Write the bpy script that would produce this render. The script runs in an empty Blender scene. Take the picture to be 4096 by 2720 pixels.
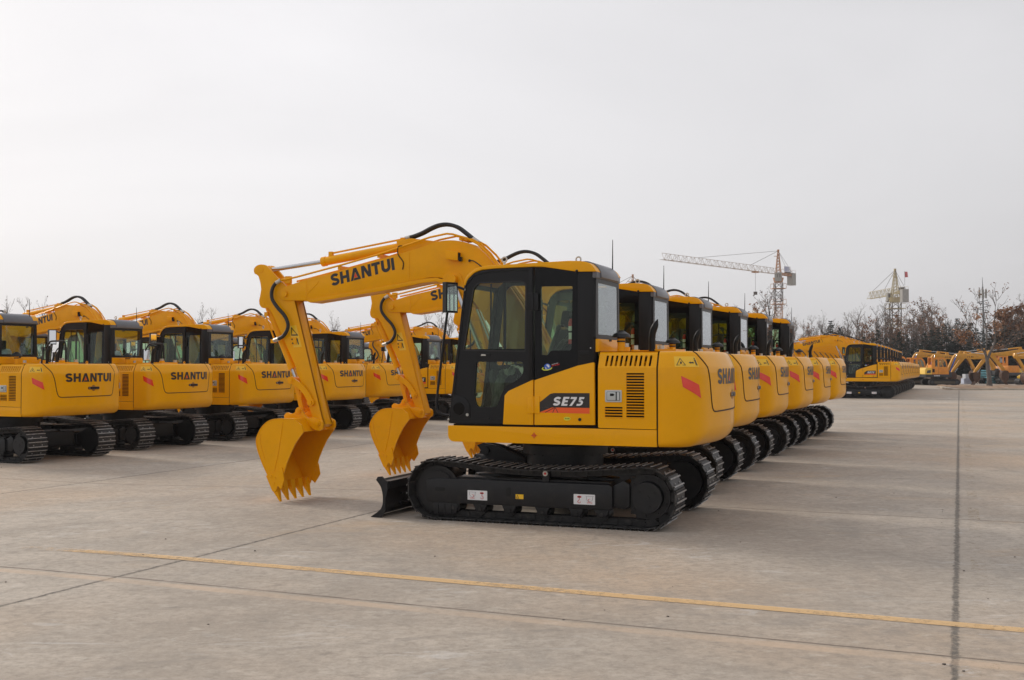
import bpy, bmesh, math, random
from mathutils import Vector, Matrix, noise
from mathutils.geometry import tessellate_polygon
R = math.radians
random.seed(7)
scn = bpy.context.scene
COL = scn.collection

# ------------------------------------------------------------------ camera
FPX, HOR = 4450.0, 1455.0
pitch = math.atan((HOR-1360)/FPX)
cam_d = bpy.data.cameras.new("camera"); cam = bpy.data.objects.new("camera", cam_d); COL.objects.link(cam)
cam_d.sensor_width = 36; cam_d.lens = 36*FPX/4096
cam_d.clip_start = .1; cam_d.clip_end = 3000
cam.location = (0, 0, 1.72); cam.rotation_euler = (R(90)+pitch, 0, 0)
scn.camera = cam

# ------------------------------------------------------------------ light
SUN_DIR = Vector((-.80, .60, .50)).normalized()          # towards the sun
sun_el = math.asin(SUN_DIR.z); sun_az = math.atan2(SUN_DIR.x, SUN_DIR.y)
w = bpy.data.worlds.new("World"); scn.world = w; w.use_nodes = True
nt = w.node_tree; nt.nodes.clear()
def N(nt, t, **k):
    n = nt.nodes.new(t)
    for a, b in k.items(): setattr(n, a, b)
    return n
sky = N(nt, 'ShaderNodeTexSky', sky_type='NISHITA', sun_disc=False, sun_elevation=sun_el, sun_rotation=sun_az)
sky.air_density = 1.0; sky.dust_density = 4.0
geo = N(nt, 'ShaderNodeTexCoord')
dot = N(nt, 'ShaderNodeVectorMath', operation='DOT_PRODUCT'); dot.inputs[1].default_value = SUN_DIR
nt.links.new(geo.outputs['Generated'], dot.inputs[0])
mr = N(nt, 'ShaderNodeMapRange'); mr.inputs[1].default_value = .2; mr.inputs[2].default_value = 1.0
mr.inputs[3].default_value = 0; mr.inputs[4].default_value = 1
nt.links.new(dot.outputs['Value'], mr.inputs[0])
mpz = N(nt, 'ShaderNodeMapping'); mpz.inputs['Scale'].default_value = (1, 1, 3.2)
nt.links.new(geo.outputs['Generated'], mpz.inputs[0])
cn = N(nt, 'ShaderNodeTexNoise'); cn.inputs['Scale'].default_value = 1.6; cn.inputs['Detail'].default_value = 4; cn.inputs['Roughness'].default_value = .5
cn.inputs['Distortion'].default_value = .6
nt.links.new(mpz.outputs[0], cn.inputs['Vector'])
ms = N(nt, 'ShaderNodeMath', operation='MULTIPLY_ADD'); ms.inputs[1].default_value = .9; ms.inputs[2].default_value = -.45
nt.links.new(cn.outputs['Fac'], ms.inputs[0])
ad = N(nt, 'ShaderNodeMath', operation='ADD'); nt.links.new(mr.outputs[0], ad.inputs[0]); nt.links.new(ms.outputs[0], ad.inputs[1])
cr = N(nt, 'ShaderNodeValToRGB')
cr.color_ramp.elements[0].position = 0; cr.color_ramp.elements[0].color = (.625, .618, .632, 1)
cr.color_ramp.elements[1].position = 1.0; cr.color_ramp.elements[1].color = (.90, .885, .90, 1)
nt.links.new(ad.outputs[0], cr.inputs[0])
sc10 = N(nt, 'ShaderNodeVectorMath', operation='SCALE'); sc10.inputs['Scale'].default_value = 10.0
nt.links.new(cr.outputs[0], sc10.inputs[0])
mx = N(nt, 'ShaderNodeMixRGB'); mx.inputs[0].default_value = .93
nt.links.new(sky.outputs[0], mx.inputs[1]); nt.links.new(sc10.outputs[0], mx.inputs[2])
bg = N(nt, 'ShaderNodeBackground'); bg.inputs[1].default_value = .1
out = N(nt, 'ShaderNodeOutputWorld')
nt.links.new(mx.outputs[0], bg.inputs[0]); nt.links.new(bg.outputs[0], out.inputs[0])
sl = bpy.data.lights.new("sun", 'SUN'); sl.energy = 1.65; sl.angle = R(13); sl.color = (1, .93, .82)
so = bpy.data.objects.new("sun", sl); COL.objects.link(so)
so.rotation_euler = (-SUN_DIR).to_track_quat('-Z', 'Y').to_euler()
scn.view_settings.view_transform = 'Standard'; scn.view_settings.look = 'None'
scn.view_settings.exposure = 0.16; scn.view_settings.gamma = 1
scn.cycles.max_bounces = 8; scn.cycles.transparent_max_bounces = 24

# ------------------------------------------------------------------ materials
MATS = {}
def mat(name, col, rough=.5, metal=0, coat=0, var=0, vscale=3, bump=0, bscale=60, dirt=None, dfac=.5, spec=.5, stretch=(1,1,1), rvar=0):
    if name in MATS: return MATS[name]
    m = bpy.data.materials.new(name); m.use_nodes = True; t = m.node_tree
    b = t.nodes['Principled BSDF']
    b.inputs['Base Color'].default_value = (*col, 1); b.inputs['Roughness'].default_value = rough
    b.inputs['Metallic'].default_value = metal; b.inputs['Coat Weight'].default_value = coat
    b.inputs['Coat Roughness'].default_value = .035; b.inputs['Specular IOR Level'].default_value = spec
    tc = N(t, 'ShaderNodeTexCoord'); mp = N(t, 'ShaderNodeMapping'); mp.inputs['Scale'].default_value = stretch
    t.links.new(tc.outputs['Object'], mp.inputs[0])
    if var or dirt:
        n = N(t, 'ShaderNodeTexNoise'); n.inputs['Scale'].default_value = vscale; n.inputs['Detail'].default_value = 6; n.inputs['Roughness'].default_value = .6
        t.links.new(mp.outputs[0], n.inputs['Vector'])
        mr = N(t, 'ShaderNodeMapRange'); mr.inputs[1].default_value = .3; mr.inputs[2].default_value = .7
        t.links.new(n.outputs['Fac'], mr.inputs[0])
        mx = N(t, 'ShaderNodeMixRGB')
        mx.inputs[1].default_value = (*[c*(1-var) for c in col], 1)
        mx.inputs[2].default_value = (*[min(1, c*(1+var)) for c in col], 1)
        t.links.new(mr.outputs[0], mx.inputs[0]); last = mx
        if dirt:
            n2 = N(t, 'ShaderNodeTexNoise'); n2.inputs['Scale'].default_value = vscale*2.7; n2.inputs['Detail'].default_value = 8; n2.inputs['Roughness'].default_value = .7
            t.links.new(mp.outputs[0], n2.inputs['Vector'])
            m2 = N(t, 'ShaderNodeMapRange'); m2.inputs[1].default_value = .5; m2.inputs[2].default_value = .72; m2.inputs[4].default_value = dfac
            t.links.new(n2.outputs['Fac'], m2.inputs[0])
            x2 = N(t, 'ShaderNodeMixRGB'); x2.inputs[2].default_value = (*dirt, 1)
            t.links.new(m2.outputs[0], x2.inputs[0]); t.links.new(mx.outputs[0], x2.inputs[1]); last = x2
        t.links.new(last.outputs[0], b.inputs['Base Color'])
    if bump:
        n = N(t, 'ShaderNodeTexNoise'); n.inputs['Scale'].default_value = bscale; n.inputs['Detail'].default_value = 3
        t.links.new(tc.outputs['Object'], n.inputs['Vector'])
        bp = N(t, 'ShaderNodeBump'); bp.inputs['Strength'].default_value = bump; bp.inputs['Distance'].default_value = .01
        t.links.new(n.outputs['Fac'], bp.inputs['Height']); t.links.new(bp.outputs[0], b.inputs['Normal'])
    MATS[name] = m; return m
YEL = mat('yellow_paint', (.85, .385, .0), .40, coat=.40, var=.045, vscale=1.3, bump=.02, bscale=7, dirt=(.62,.29,.01), dfac=.2, spec=.05)
ORY = mat('yellow_arm_paint', (.85, .375, .0), .42, coat=.22, var=.06, vscale=1.8, bump=.05, bscale=12, dirt=(.55,.25,.03), dfac=.22, spec=.08)
BLK = mat('black_steel_paint', (.008, .0085, .0105), .45, coat=.05, spec=.35, var=.2, vscale=3, bump=.06, bscale=30, dirt=(.045,.04,.034), dfac=.28)
TRK = mat('track_steel', (.010, .010, .011), .5, spec=.35, var=.3, vscale=7, bump=.1, bscale=50, dirt=(.11,.095,.08), dfac=.42)
PLT = mat('dusty_shoe_plate', (.022, .022, .023), .5, spec=.4, var=.3, vscale=7, dirt=(.12,.105,.085), dfac=.5)
GRS = mat('worn_grouser_steel', (.33, .32, .31), .45, metal=.25, var=.35, vscale=15, dirt=(.05,.04,.035), dfac=.5)
CBK = mat('cab_black', (.0085, .0088, .0102), .40, coat=.05, var=.1, spec=.25)
FRT = mat('black_glass_border', (.003, .003, .0035), .10, spec=.2)
GRY = mat('grey_roof_paint', (.125, .128, .145), .5, coat=.2, var=.08)
CHR = mat('chrome_rod', (.55, .56, .58), .22, metal=1)
FIT = mat('zinc_fitting', (.5, .48, .44), .35, metal=.9)
RUB = mat('hose_rubber', (.012, .012, .013), .55, bump=.3, bscale=90)
DRK = mat('dark_inside', (.006, .006, .006), .8)
SEA = mat('seam_shadow_gap', (.05, .022, .003), .8)
PLA = mat('clear_plastic_wrap', (.50, .55, .54), .22, coat=.6, var=.35, vscale=9, bump=1.0, bscale=11)
INT = mat('cab_interior_grey', (.05, .056, .058), .6, var=.2)
SEAT = mat('seat_fabric', (.03, .032, .033), .8)
BLU = mat('blue_sheet', (.015, .07, .22), .4, var=.3, vscale=9, bump=.6, bscale=12)
LBK = mat('lettering_black', (.014, .011, .011), .4, coat=.2)
LRD = mat('lettering_red', (.75, .028, .012), .35, coat=.3)
REF = mat('reflector_red', (.78, .035, .012), .18, coat=.8)
WYL = mat('warning_label_yellow', (.86, .50, .006), .35, coat=.4)
WHT = mat('white_label', (.74, .74, .75), .35, coat=.3)
RED = mat('red_print', (.6, .02, .02), .4)
ORG = mat('orange_stripe', (.85, .10, .008), .4, coat=.2)
SIL = mat('silver_latch', (.52, .55, .55), .35, metal=.35)
BLP = mat('blue_print', (.03, .12, .55), .4)
GRN = mat('green_yellow_print', (.65, .68, .05), .4)
EXR = mat('extinguisher_red', (.55, .01, .01), .3, coat=.5)
def glassmat(name, tint, refl=.03, gain=.95, rough=.01):
    m = bpy.data.materials.new(name); m.use_nodes = True; t = m.node_tree; t.nodes.clear()
    tr = N(t, 'ShaderNodeBsdfTransparent'); tr.inputs[0].default_value = (*tint, 1)
    gl = N(t, 'ShaderNodeBsdfGlossy'); gl.inputs['Roughness'].default_value = rough; gl.inputs[0].default_value = (.95, .97, 1, 1)
    ge = N(t, 'ShaderNodeNewGeometry'); dt = N(t, 'ShaderNodeVectorMath', operation='DOT_PRODUCT')
    t.links.new(ge.outputs['Normal'], dt.inputs[0]); t.links.new(ge.outputs['Incoming'], dt.inputs[1])
    ab = N(t, 'ShaderNodeMath', operation='ABSOLUTE'); t.links.new(dt.outputs['Value'], ab.inputs[0])
    iv = N(t, 'ShaderNodeMath', operation='SUBTRACT'); iv.inputs[0].default_value = 1.0; t.links.new(ab.outputs[0], iv.inputs[1])
    pw = N(t, 'ShaderNodeMath', operation='POWER'); pw.inputs[1].default_value = 5.0; t.links.new(iv.outputs[0], pw.inputs[0])
    ad = N(t, 'ShaderNodeMath', operation='MULTIPLY_ADD'); ad.inputs[1].default_value = gain; ad.inputs[2].default_value = refl; ad.use_clamp = True
    t.links.new(pw.outputs[0], ad.inputs[0])
    mx = N(t, 'ShaderNodeMixShader'); o = N(t, 'ShaderNodeOutputMaterial')
    t.links.new(ad.outputs[0], mx.inputs[0]); t.links.new(tr.outputs[0], mx.inputs[1]); t.links.new(gl.outputs[0], mx.inputs[2])
    t.links.new(mx.outputs[0], o.inputs[0]); MATS[name] = m; return m
GLS = glassmat('cab_glass', (.80, .88, .78), .03)
GLR = glassmat('rear_cab_glass', (.82, .88, .86), .05, 1.5)
MIR = mat('mirror_glass', (.8, .82, .84), .03, metal=1)

# ------------------------------------------------------------------ mesh builder
class MB:
    def __init__(s): s.bm = bmesh.new(); s.mats = []
    def mi(s, m):
        if m not in s.mats: s.mats.append(m)
        return s.mats.index(m)
    def add(s, vs, fs, m):
        i = s.mi(m); v = [s.bm.verts.new(p) for p in vs]; r = []
        for f in fs:
            try: q = s.bm.faces.new([v[k] for k in f])
            except ValueError: continue
            q.material_index = i; r.append(q)
        return r
    def box(s, c, d, m, M=None, bev=0):
        x, y, z = [k/2 for k in d]; c = Vector(c)
        vs = [Vector((a*x, b*y, e*z)) for a in (-1, 1) for b in (-1, 1) for e in (-1, 1)]
        if M is not None: vs = [M @ v for v in vs]
        r = s.add([v+c for v in vs], [(0,1,3,2), (4,6,7,5), (0,4,5,1), (2,3,7,6), (0,2,6,4), (1,5,7,3)], m)
        if bev: s.bev(r, bev)
        return r
    def bev(s, faces, w, seg=2, ang=25):
        es = set(e for f in faces if f.is_valid for e in f.edges)
        es = [e for e in es if len(e.link_faces) == 2 and e.calc_face_angle(0) > R(ang)]
        bmesh.ops.bevel(s.bm, geom=es, offset=w, segments=seg, profile=.6, affect='EDGES', clamp_overlap=True)
    def prism(s, pts, a0, a1, m, axis='y', bev=0, seg=2, ang=25):
        n = len(pts)
        def P(p, a): return {'y': (p[0], a, p[1]), 'x': (a, p[0], p[1]), 'z': (p[0], p[1], a)}[axis]
        vs = [P(p, a0) for p in pts]+[P(p, a1) for p in pts]
        fs = [tuple(range(n))[::-1], tuple(range(n, 2*n))]+[(i, (i+1) % n, (i+1) % n+n, i+n) for i in range(n)]
        r = s.add(vs, fs, m)
        bmesh.ops.recalc_face_normals(s.bm, faces=r)
        if bev: s.bev(r, bev, seg, ang)
        return r
    def plate(s, outer, holes, mp, th, m, mside=None):
        """flat plate with holes; mp(u,v,d) maps 2-D + depth to 3-D"""
        loops = [outer]+holes; flat = [p for l in loops for p in l]
        tris = tessellate_polygon([[Vector((p[0], p[1], 0)) for p in l] for l in loops])
        n = len(flat)
        vs = [mp(p[0], p[1], 0) for p in flat]+[mp(p[0], p[1], th) for p in flat]
        fs = [tuple(t) for t in tris]+[tuple(k+n for k in t[::-1]) for t in tris]
        s.add(vs, fs, m); o = 0; side = []
        for l in loops:
            k = len(l); side += [(o+i, o+(i+1) % k, o+(i+1) % k+n, o+i+n) for i in range(k)]; o += k
        s.add(vs, side, mside or m)
    def poly(s, pts, m): return s.add(pts, [tuple(range(len(pts)))], m)
    def cyl(s, p0, p1, r0, m, r1=None, n=16, caps=True, phase=0):
        p0, p1 = Vector(p0), Vector(p1); r1 = r0 if r1 is None else r1
        d = (p1-p0).normalized(); a = d.orthogonal().normalized(); b = d.cross(a)
        vs = []
        for p, r in ((p0, r0), (p1, r1)):
            for i in range(n):
                t = 2*math.pi*(i+phase)/n; vs.append(p+(a*math.cos(t)+b*math.sin(t))*r)
        fs = [(i, (i+1) % n, (i+1) % n+n, i+n) for i in range(n)]
        if caps: fs += [tuple(range(n))[::-1], tuple(range(n, 2*n))]
        return s.add(vs, fs, m)
    def tube(s, path, r, m, n=8, caps=True, rs=None):
        path = [Vector(p) for p in path]; vs = []; a = None; K = len(path)
        for i, p in enumerate(path):
            d = (path[min(i+1, K-1)]-path[max(i-1, 0)]).normalized()
            if a is None: a = d.orthogonal().normalized()
            a = (a-d*a.dot(d)).normalized(); b = d.cross(a); rr = rs[i] if rs else r
            for k in range(n):
                t = 2*math.pi*k/n; vs.append(p+(a*math.cos(t)+b*math.sin(t))*rr)
        fs = [(i*n+k, i*n+(k+1) % n, (i+1)*n+(k+1) % n, (i+1)*n+k) for i in range(K-1) for k in range(n)]
        if caps: fs += [tuple(range(n))[::-1], tuple(range((K-1)*n, K*n))]
        return s.add(vs, fs, m)
    def sphere(s, c, r, m, sc=(1,1,1), n=12):
        vs = []; fs = []; h = n//2
        for i in range(h+1):
            t = math.pi*i/h
            for k in range(n):
                p = 2*math.pi*k/n
                vs.append((c[0]+r*sc[0]*math.sin(t)*math.cos(p), c[1]+r*sc[1]*math.sin(t)*math.sin(p), c[2]+r*sc[2]*math.cos(t)))
        for i in range(h):
            for k in range(n): fs.append((i*n+k, i*n+(k+1) % n, (i+1)*n+(k+1) % n, (i+1)*n+k))
        return s.add(vs, fs, m)
    def torus(s, c, R_, r, m, axis='y', n=18, k=6):
        vs = []; fs = []
        for i in range(n):
            a = 2*math.pi*i/n
            for j in range(k):
                b = 2*math.pi*j/k; q = R_+r*math.cos(b); h = r*math.sin(b)
                x, z = q*math.cos(a), q*math.sin(a)
                vs.append({'y': (c[0]+x, c[1]+h, c[2]+z), 'x': (c[0]+h, c[1]+x, c[2]+z), 'z': (c[0]+x, c[1]+z, c[2]+h)}[axis])
        for i in range(n):
            for j in range(k): fs.append((i*k+j, i*k+(j+1) % k, ((i+1) % n)*k+(j+1) % k, ((i+1) % n)*k+j))
        return s.add(vs, fs, m)
    def grid(s, nu, nv, fn, m, flip=False):
        vs = [fn(i/nu, j/nv) for j in range(nv+1) for i in range(nu+1)]
        fs = [(j*(nu+1)+i, j*(nu+1)+i+1, (j+1)*(nu+1)+i+1, (j+1)*(nu+1)+i) for j in range(nv) for i in range(nu)]
        if flip: fs = [f[::-1] for f in fs]
        return s.add(vs, fs, m)
    def build(s, name, parent=None, ang=32, weld=False):
        if weld: bmesh.ops.remove_doubles(s.bm, verts=s.bm.verts, dist=.0004)
        me = bpy.data.meshes.new(name); 
        for f in s.bm.faces: f.smooth = True
        s.bm.normal_update(); s.bm.to_mesh(me); s.bm.free()
        for m in s.mats: me.materials.append(m)
        try: me.set_sharp_from_angle(angle=R(ang))
        except Exception: pass
        o = bpy.data.objects.new(name, me); COL.objects.link(o)
        if parent is not None: o.parent = parent
        return o
def empty(name, loc=(0,0,0), rz=0, label=None, cat=None, group=None, parent=None):
    o = bpy.data.objects.new(name, None); COL.objects.link(o); o.location = loc; o.rotation_euler = (0, 0, rz)
    o.empty_display_size = .2
    if parent: o.parent = parent
    tag(o, label, cat, group); return o
def tag(o, label=None, cat=None, group=None, kind=None):
    if label: o['label'] = label
    if cat: o['category'] = cat
    if group: o['group'] = group
    if kind: o['kind'] = kind
    return o
def copy_tree(o, parent=None):
    c = o.copy(); COL.objects.link(c)
    if parent: c.parent = parent
    for ch in list(KIDS.get(o.name, [])): copy_tree(ch, c)
    return c
KIDS = {}
def index_kids():
    KIDS.clear()
    for o in bpy.data.objects:
        if o.parent: KIDS.setdefault(o.parent.name, []).append(o)

def spline(P, n=8, closed=False):
    P = [Vector(p) for p in P]; out = []; K = len(P)
    rng = range(K if closed else K-1)
    for i in rng:
        g = (lambda j: P[j % K]) if closed else (lambda j: P[max(0, min(K-1, j))])
        a, b, c, d = g(i-1), g(i), g(i+1), g(i+2)
        for k in range(n):
            t = k/n
            out.append(.5*((2*b)+(c-a)*t+(2*a-5*b+4*c-d)*t*t+(3*b-a-3*c+d)*t**3))
    if not closed: out.append(P[-1])
    return out
def rpoly(pts, r, n=4):
    """round the corners of a polygon; r scalar or list"""
    out = []; K = len(pts)
    for i in range(K):
        p = Vector(pts[i]); a = Vector(pts[i-1]); b = Vector(pts[(i+1) % K]); rr = r[i] if isinstance(r, (list, tuple)) else r
        if rr <= 0: out.append(tuple(p)); continue
        da, db = (a-p), (b-p); l = min(rr, da.length*.48, db.length*.48)
        s0, s1 = p+da.normalized()*l, p+db.normalized()*l
        for k in range(n+1):
            t = k/n; q = s0*(1-t)**2+p*2*t*(1-t)+s1*t*t; out.append(tuple(q))
    return out
def circ(c, r, n=16): return [(c[0]+r*math.cos(2*math.pi*i/n), c[1]+r*math.sin(2*math.pi*i/n)) for i in range(n)]

# ------------------------------------------------------------------ lettering
def ribbon(P, w):
    P = [Vector(p) for p in P]; L = []; Rr = []
    for i, p in enumerate(P):
        d0 = (p-P[i-1]).normalized() if i else (P[1]-p).normalized()
        d1 = (P[i+1]-p).normalized() if i < len(P)-1 else d0
        n0 = Vector((-d0.y, d0.x)); n1 = Vector((-d1.y, d1.x)); n = (n0+n1); n = n/max(.35, n.length_squared)*2
        L.append(p+n*w/2); Rr.append(p-n*w/2)
    return [[tuple(L[i]), tuple(Rr[i]), tuple(Rr[i+1]), tuple(L[i+1])] for i in range(len(P)-1)]
def arc(cx, cy, rx, ry, a0, a1, n=8): return [(cx+rx*math.cos(R(a0+(a1-a0)*i/n)), cy+ry*math.sin(R(a0+(a1-a0)*i/n))) for i in range(n+1)]
def glyph(ch):
    """returns (advance width, [(poly, colour_key)]) in a box of height 1"""
    B = 'k'
    if ch == 'S':
        p = arc(.42, .72, .28, .16, 20, 180, 8)+arc(.42, .72, .28, .20, 200, 265, 4)[:-1]+arc(.42, .28, .28, .20, 85, 0, 5)+arc(.42, .28, .28, .16, -15, -170, 8)
        return .84, [(q, B) for q in ribbon(p, .24)]
    if ch == 'H': return .86, [([(0,0),(.27,0),(.27,.38),(.59,.38),(.59,0),(.86,0),(.86,1),(.59,1),(.59,.62),(.27,.62),(.27,1),(0,1)], B)]
    if ch == 'A': return 1.0, [([(0,0),(.24,0),(.5,.68),(.5,1),(.36,1)], B), ([(.5,1),(.5,.68),(.70,.18),(.345,.18),(.28,0),(1,0),(.64,1)], B), ([(.5,.60),(.365,.22),(.645,.22)], 'r')]
    if ch == 'N': return .9, [([(0,0),(.26,0),(.26,.58),(.60,0),(.9,0),(.9,1),(.64,1),(.64,.44),(.31,1),(0,1)], B)]
    if ch == 'T': return .8, [([(.26,0),(.54,0),(.54,.76),(.8,.76),(.8,1),(0,1),(0,.76),(.26,.76)], B)]
    if ch == 'U':
        p = [(.14,1),(.14,.38)]+arc(.43, .38, .29, .26, 180, 360, 10)[1:]+[(.72,1)]
        return .86, [(q, B) for q in ribbon(p, .27)]
    if ch == 'I': return .27, [([(0,0),(.27,0),(.27,1),(0,1)], B)]
    if ch == 'E': return .66, [([(0,0),(.66,0),(.66,.22),(.28,.22),(.28,.4),(.6,.4),(.6,.61),(.28,.61),(.28,.78),(.66,.78),(.66,1),(0,1)], B)]
    if ch == '7': return .66, [([(.08,0),(.36,0),(.66,.78),(.66,1),(0,1),(0,.77),(.40,.77)], B)]
    if ch == '5': return .68, [([(.1,1),(.64,1),(.64,.78),(.36,.78),(.34,.64),(.12,.5)], B)]+[(q, B) for q in ribbon([(.16,.52)]+arc(.3, .34, .24, .21, 100, -80, 8)+[(.02,.13)], .22)]
    if ch == 'M': return 1.0, [([(0,0),(.24,0),(.24,.6),(.5,.1),(.76,.6),(.76,0),(1,0),(1,1),(.74,1),(.5,.52),(.26,1),(0,1)], B)]
    if ch == 'J': return .6, [(q, B) for q in ribbon([(.46,1),(.46,.36)]+arc(.28, .34, .18, .22, 0, -170, 6)[1:], .24)]
    if ch == 'C': return .8, [(q, B) for q in ribbon(arc(.42, .5, .30, .38, 45, 315, 12), .24)]
    if ch == 'D': return .82, [(q, B) for q in ribbon([(.12,.02),(.12,.98)], .24)]+[(q, B) for q in ribbon([(.25,.88)]+arc(.3, .5, .38, .38, 90, -90, 8)+[(.25,.12)], .22)]
    if ch in '096':
        r = [(q, B) for q in ribbon(arc(.36, .5, .25, .39, 0, 360, 14), .22)]
        if ch == '9': r += [([(.3,.42),(.56,.42),(.56,.58),(.3,.58)], B)]
        if ch == '6': r += [([(.16,.42),(.5,.42),(.5,.58),(.16,.58)], B)]
        return .72, r
    if ch == '-': return .4, [([(0,.4),(.4,.4),(.4,.58),(0,.58)], B)]
    if ch == '4': return .7, [([(.4,0),(.62,0),(.62,.2),(.7,.2),(.7,.4),(.62,.4),(.62,1),(.36,1),(0,.4),(0,.2),(.4,.2)], B)]
    if ch == '1': return .34, [([(.08,0),(.34,0),(.34,1),(.12,1),(0,.8),(.08,.78)], B)]
    if ch == '8': return .7, [(q, B) for q in ribbon(arc(.35, .27, .23, .18, 90, 450, 10), .17)]+[(q, B) for q in ribbon(arc(.35, .75, .2, .15, 90, 450, 10), .17)]
    return .4, []
def text(mb, s, mp, cols, gap=.1, width=None, slant=0):
    """mp(a,b): a in 0..1 along the word, b in 0..1 up"""
    tot = sum(glyph(c)[0] for c in s)+gap*(len(s)-1); x = 0
    for c in s:
        wd, ps = glyph(c)
        for poly, key in ps:
            mb.poly([mp((x+p[0]+slant*p[1])/tot, p[1]) for p in poly], cols[key])
        x += wd+gap

# ------------------------------------------------------------------ the ground
TH = R(20.8)
hd = Vector((-math.cos(TH), math.sin(TH))); lf = Vector((-math.sin(TH), -math.cos(TH)))
HEAD = math.atan2(hd.y, hd.x)
def sst(x, a, b):
    t = max(0, min(1, (x-a)/(b-a))); return t*t*(3-2*t)
def gz(X, Y):
    h = X*hd.x+Y*hd.y
    return -.13*sst(h, 6.2, 13)*(1-sst(Y, 60, 90))-.04*sst(Y, 34, 50)-.11*sst(Y, 62, 85)

# ------------------------------------------------------------------ counterweight surface
CWP = spline([(-1.35,1.08,0),(-1.50,1.075,0),(-1.63,1.045,0),(-1.73,.97,0),(-1.79,.85,0),(-1.832,.66,0),(-1.872,.4,0),(-1.893,.15,0),(-1.9,0,0)], 4)
CWP = CWP+[Vector((p.x, -p.y, 0)) for p in CWP[-2::-1]]
CWL = [0]
for i in range(1, len(CWP)): CWL.append(CWL[-1]+(CWP[i]-CWP[i-1]).length)
def cw_plan(u):
    s = max(0, min(1, u))*CWL[-1]; i = 1
    while i < len(CWL)-1 and CWL[i] < s: i += 1
    t = (s-CWL[i-1])/(CWL[i]-CWL[i-1]); p = CWP[i-1].lerp(CWP[i], t)
    d0 = (CWP[i]-CWP[i-1]).normalized()
    dn = (CWP[min(i+1, len(CWP)-1)]-CWP[max(i-2, 0)]).normalized()
    return p, Vector((dn.y, -dn.x, 0))
def cw_u_of_y(y):
    lo, hi = 0.0, 1.0
    for _ in range(30):
        m = (lo+hi)/2
        if cw_plan(m)[0].y > y: lo = m
        else: hi = m
    return lo
ZB, ZT, ZC = .865, 1.85, 1.68
def lean(z):
    o = 0
    if z > ZC: o = (z-ZC)/(ZT-ZC)*.075
    if z > 1.81: t = (z-1.81)/.04; o += .035*(1-math.sqrt(max(0, 1-t*t)))
    return o
def cw_pt(u, z, off=0):
    p, n = cw_plan(u); side = 1-min(1, abs(u-.5)/.5*1.0)
    rb = .05+.15*sst(side, 0, .5); o = lean(z)
    if z < ZB+rb: t = (ZB+rb-z)/rb; o += rb*(1-math.sqrt(max(0, 1-t*t)))
    if n.dot(Vector((-1.0, p.y*.5, 0))) < 0: n = -n
    q = p+n*(off-o); return Vector((q.x, q.y, z))
cw_y = lambda y, z, off=0: cw_pt(cw_u_of_y(y), z, off)

def warn_sign(mb, mp):
    """yellow caution sign: triangle, arrow and small figure; mp(a,b)->3-D, mp2 one step higher"""
    f0 = lambda a, b: mp(a, b, 0); f1 = lambda a, b: mp(a, b, .0018)
    nu = 4
    mb.grid(nu, 2, lambda a, b: f0(a, b), WYL)
    tri = [(.06,.15),(.44,.15),(.25,.85)]; inn = [(.10,.2),(.40,.2),(.25,.75)]
    for i in range(3):
        j = (i+1) % 3; mb.poly([f1(*tri[i]), f1(*tri[j]), f1(*inn[j]), f1(*inn[i])], LBK)
    mb.poly([f1(.22,.28), f1(.27,.28), f1(.30,.48), f1(.23,.52)], LBK)
    mb.poly([f1(.58,.40), f1(.66,.52), f1(.66,.46), f1(.76,.46), f1(.76,.52), f1(.82,.40), f1(.76,.30), f1(.76,.35), f1(.66,.35), f1(.66,.30)], LBK)
    mb.poly([f1(.87,.15), f1(.90,.15), f1(.905,.45), f1(.92,.15), f1(.95,.15), f1(.945,.55), f1(.96,.68), f1(.86,.68), f1(.88,.5)], LBK)
    mb.poly([f1(.88,.72), f1(.94,.72), f1(.94,.86), f1(.88,.86)], LBK)

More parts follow.
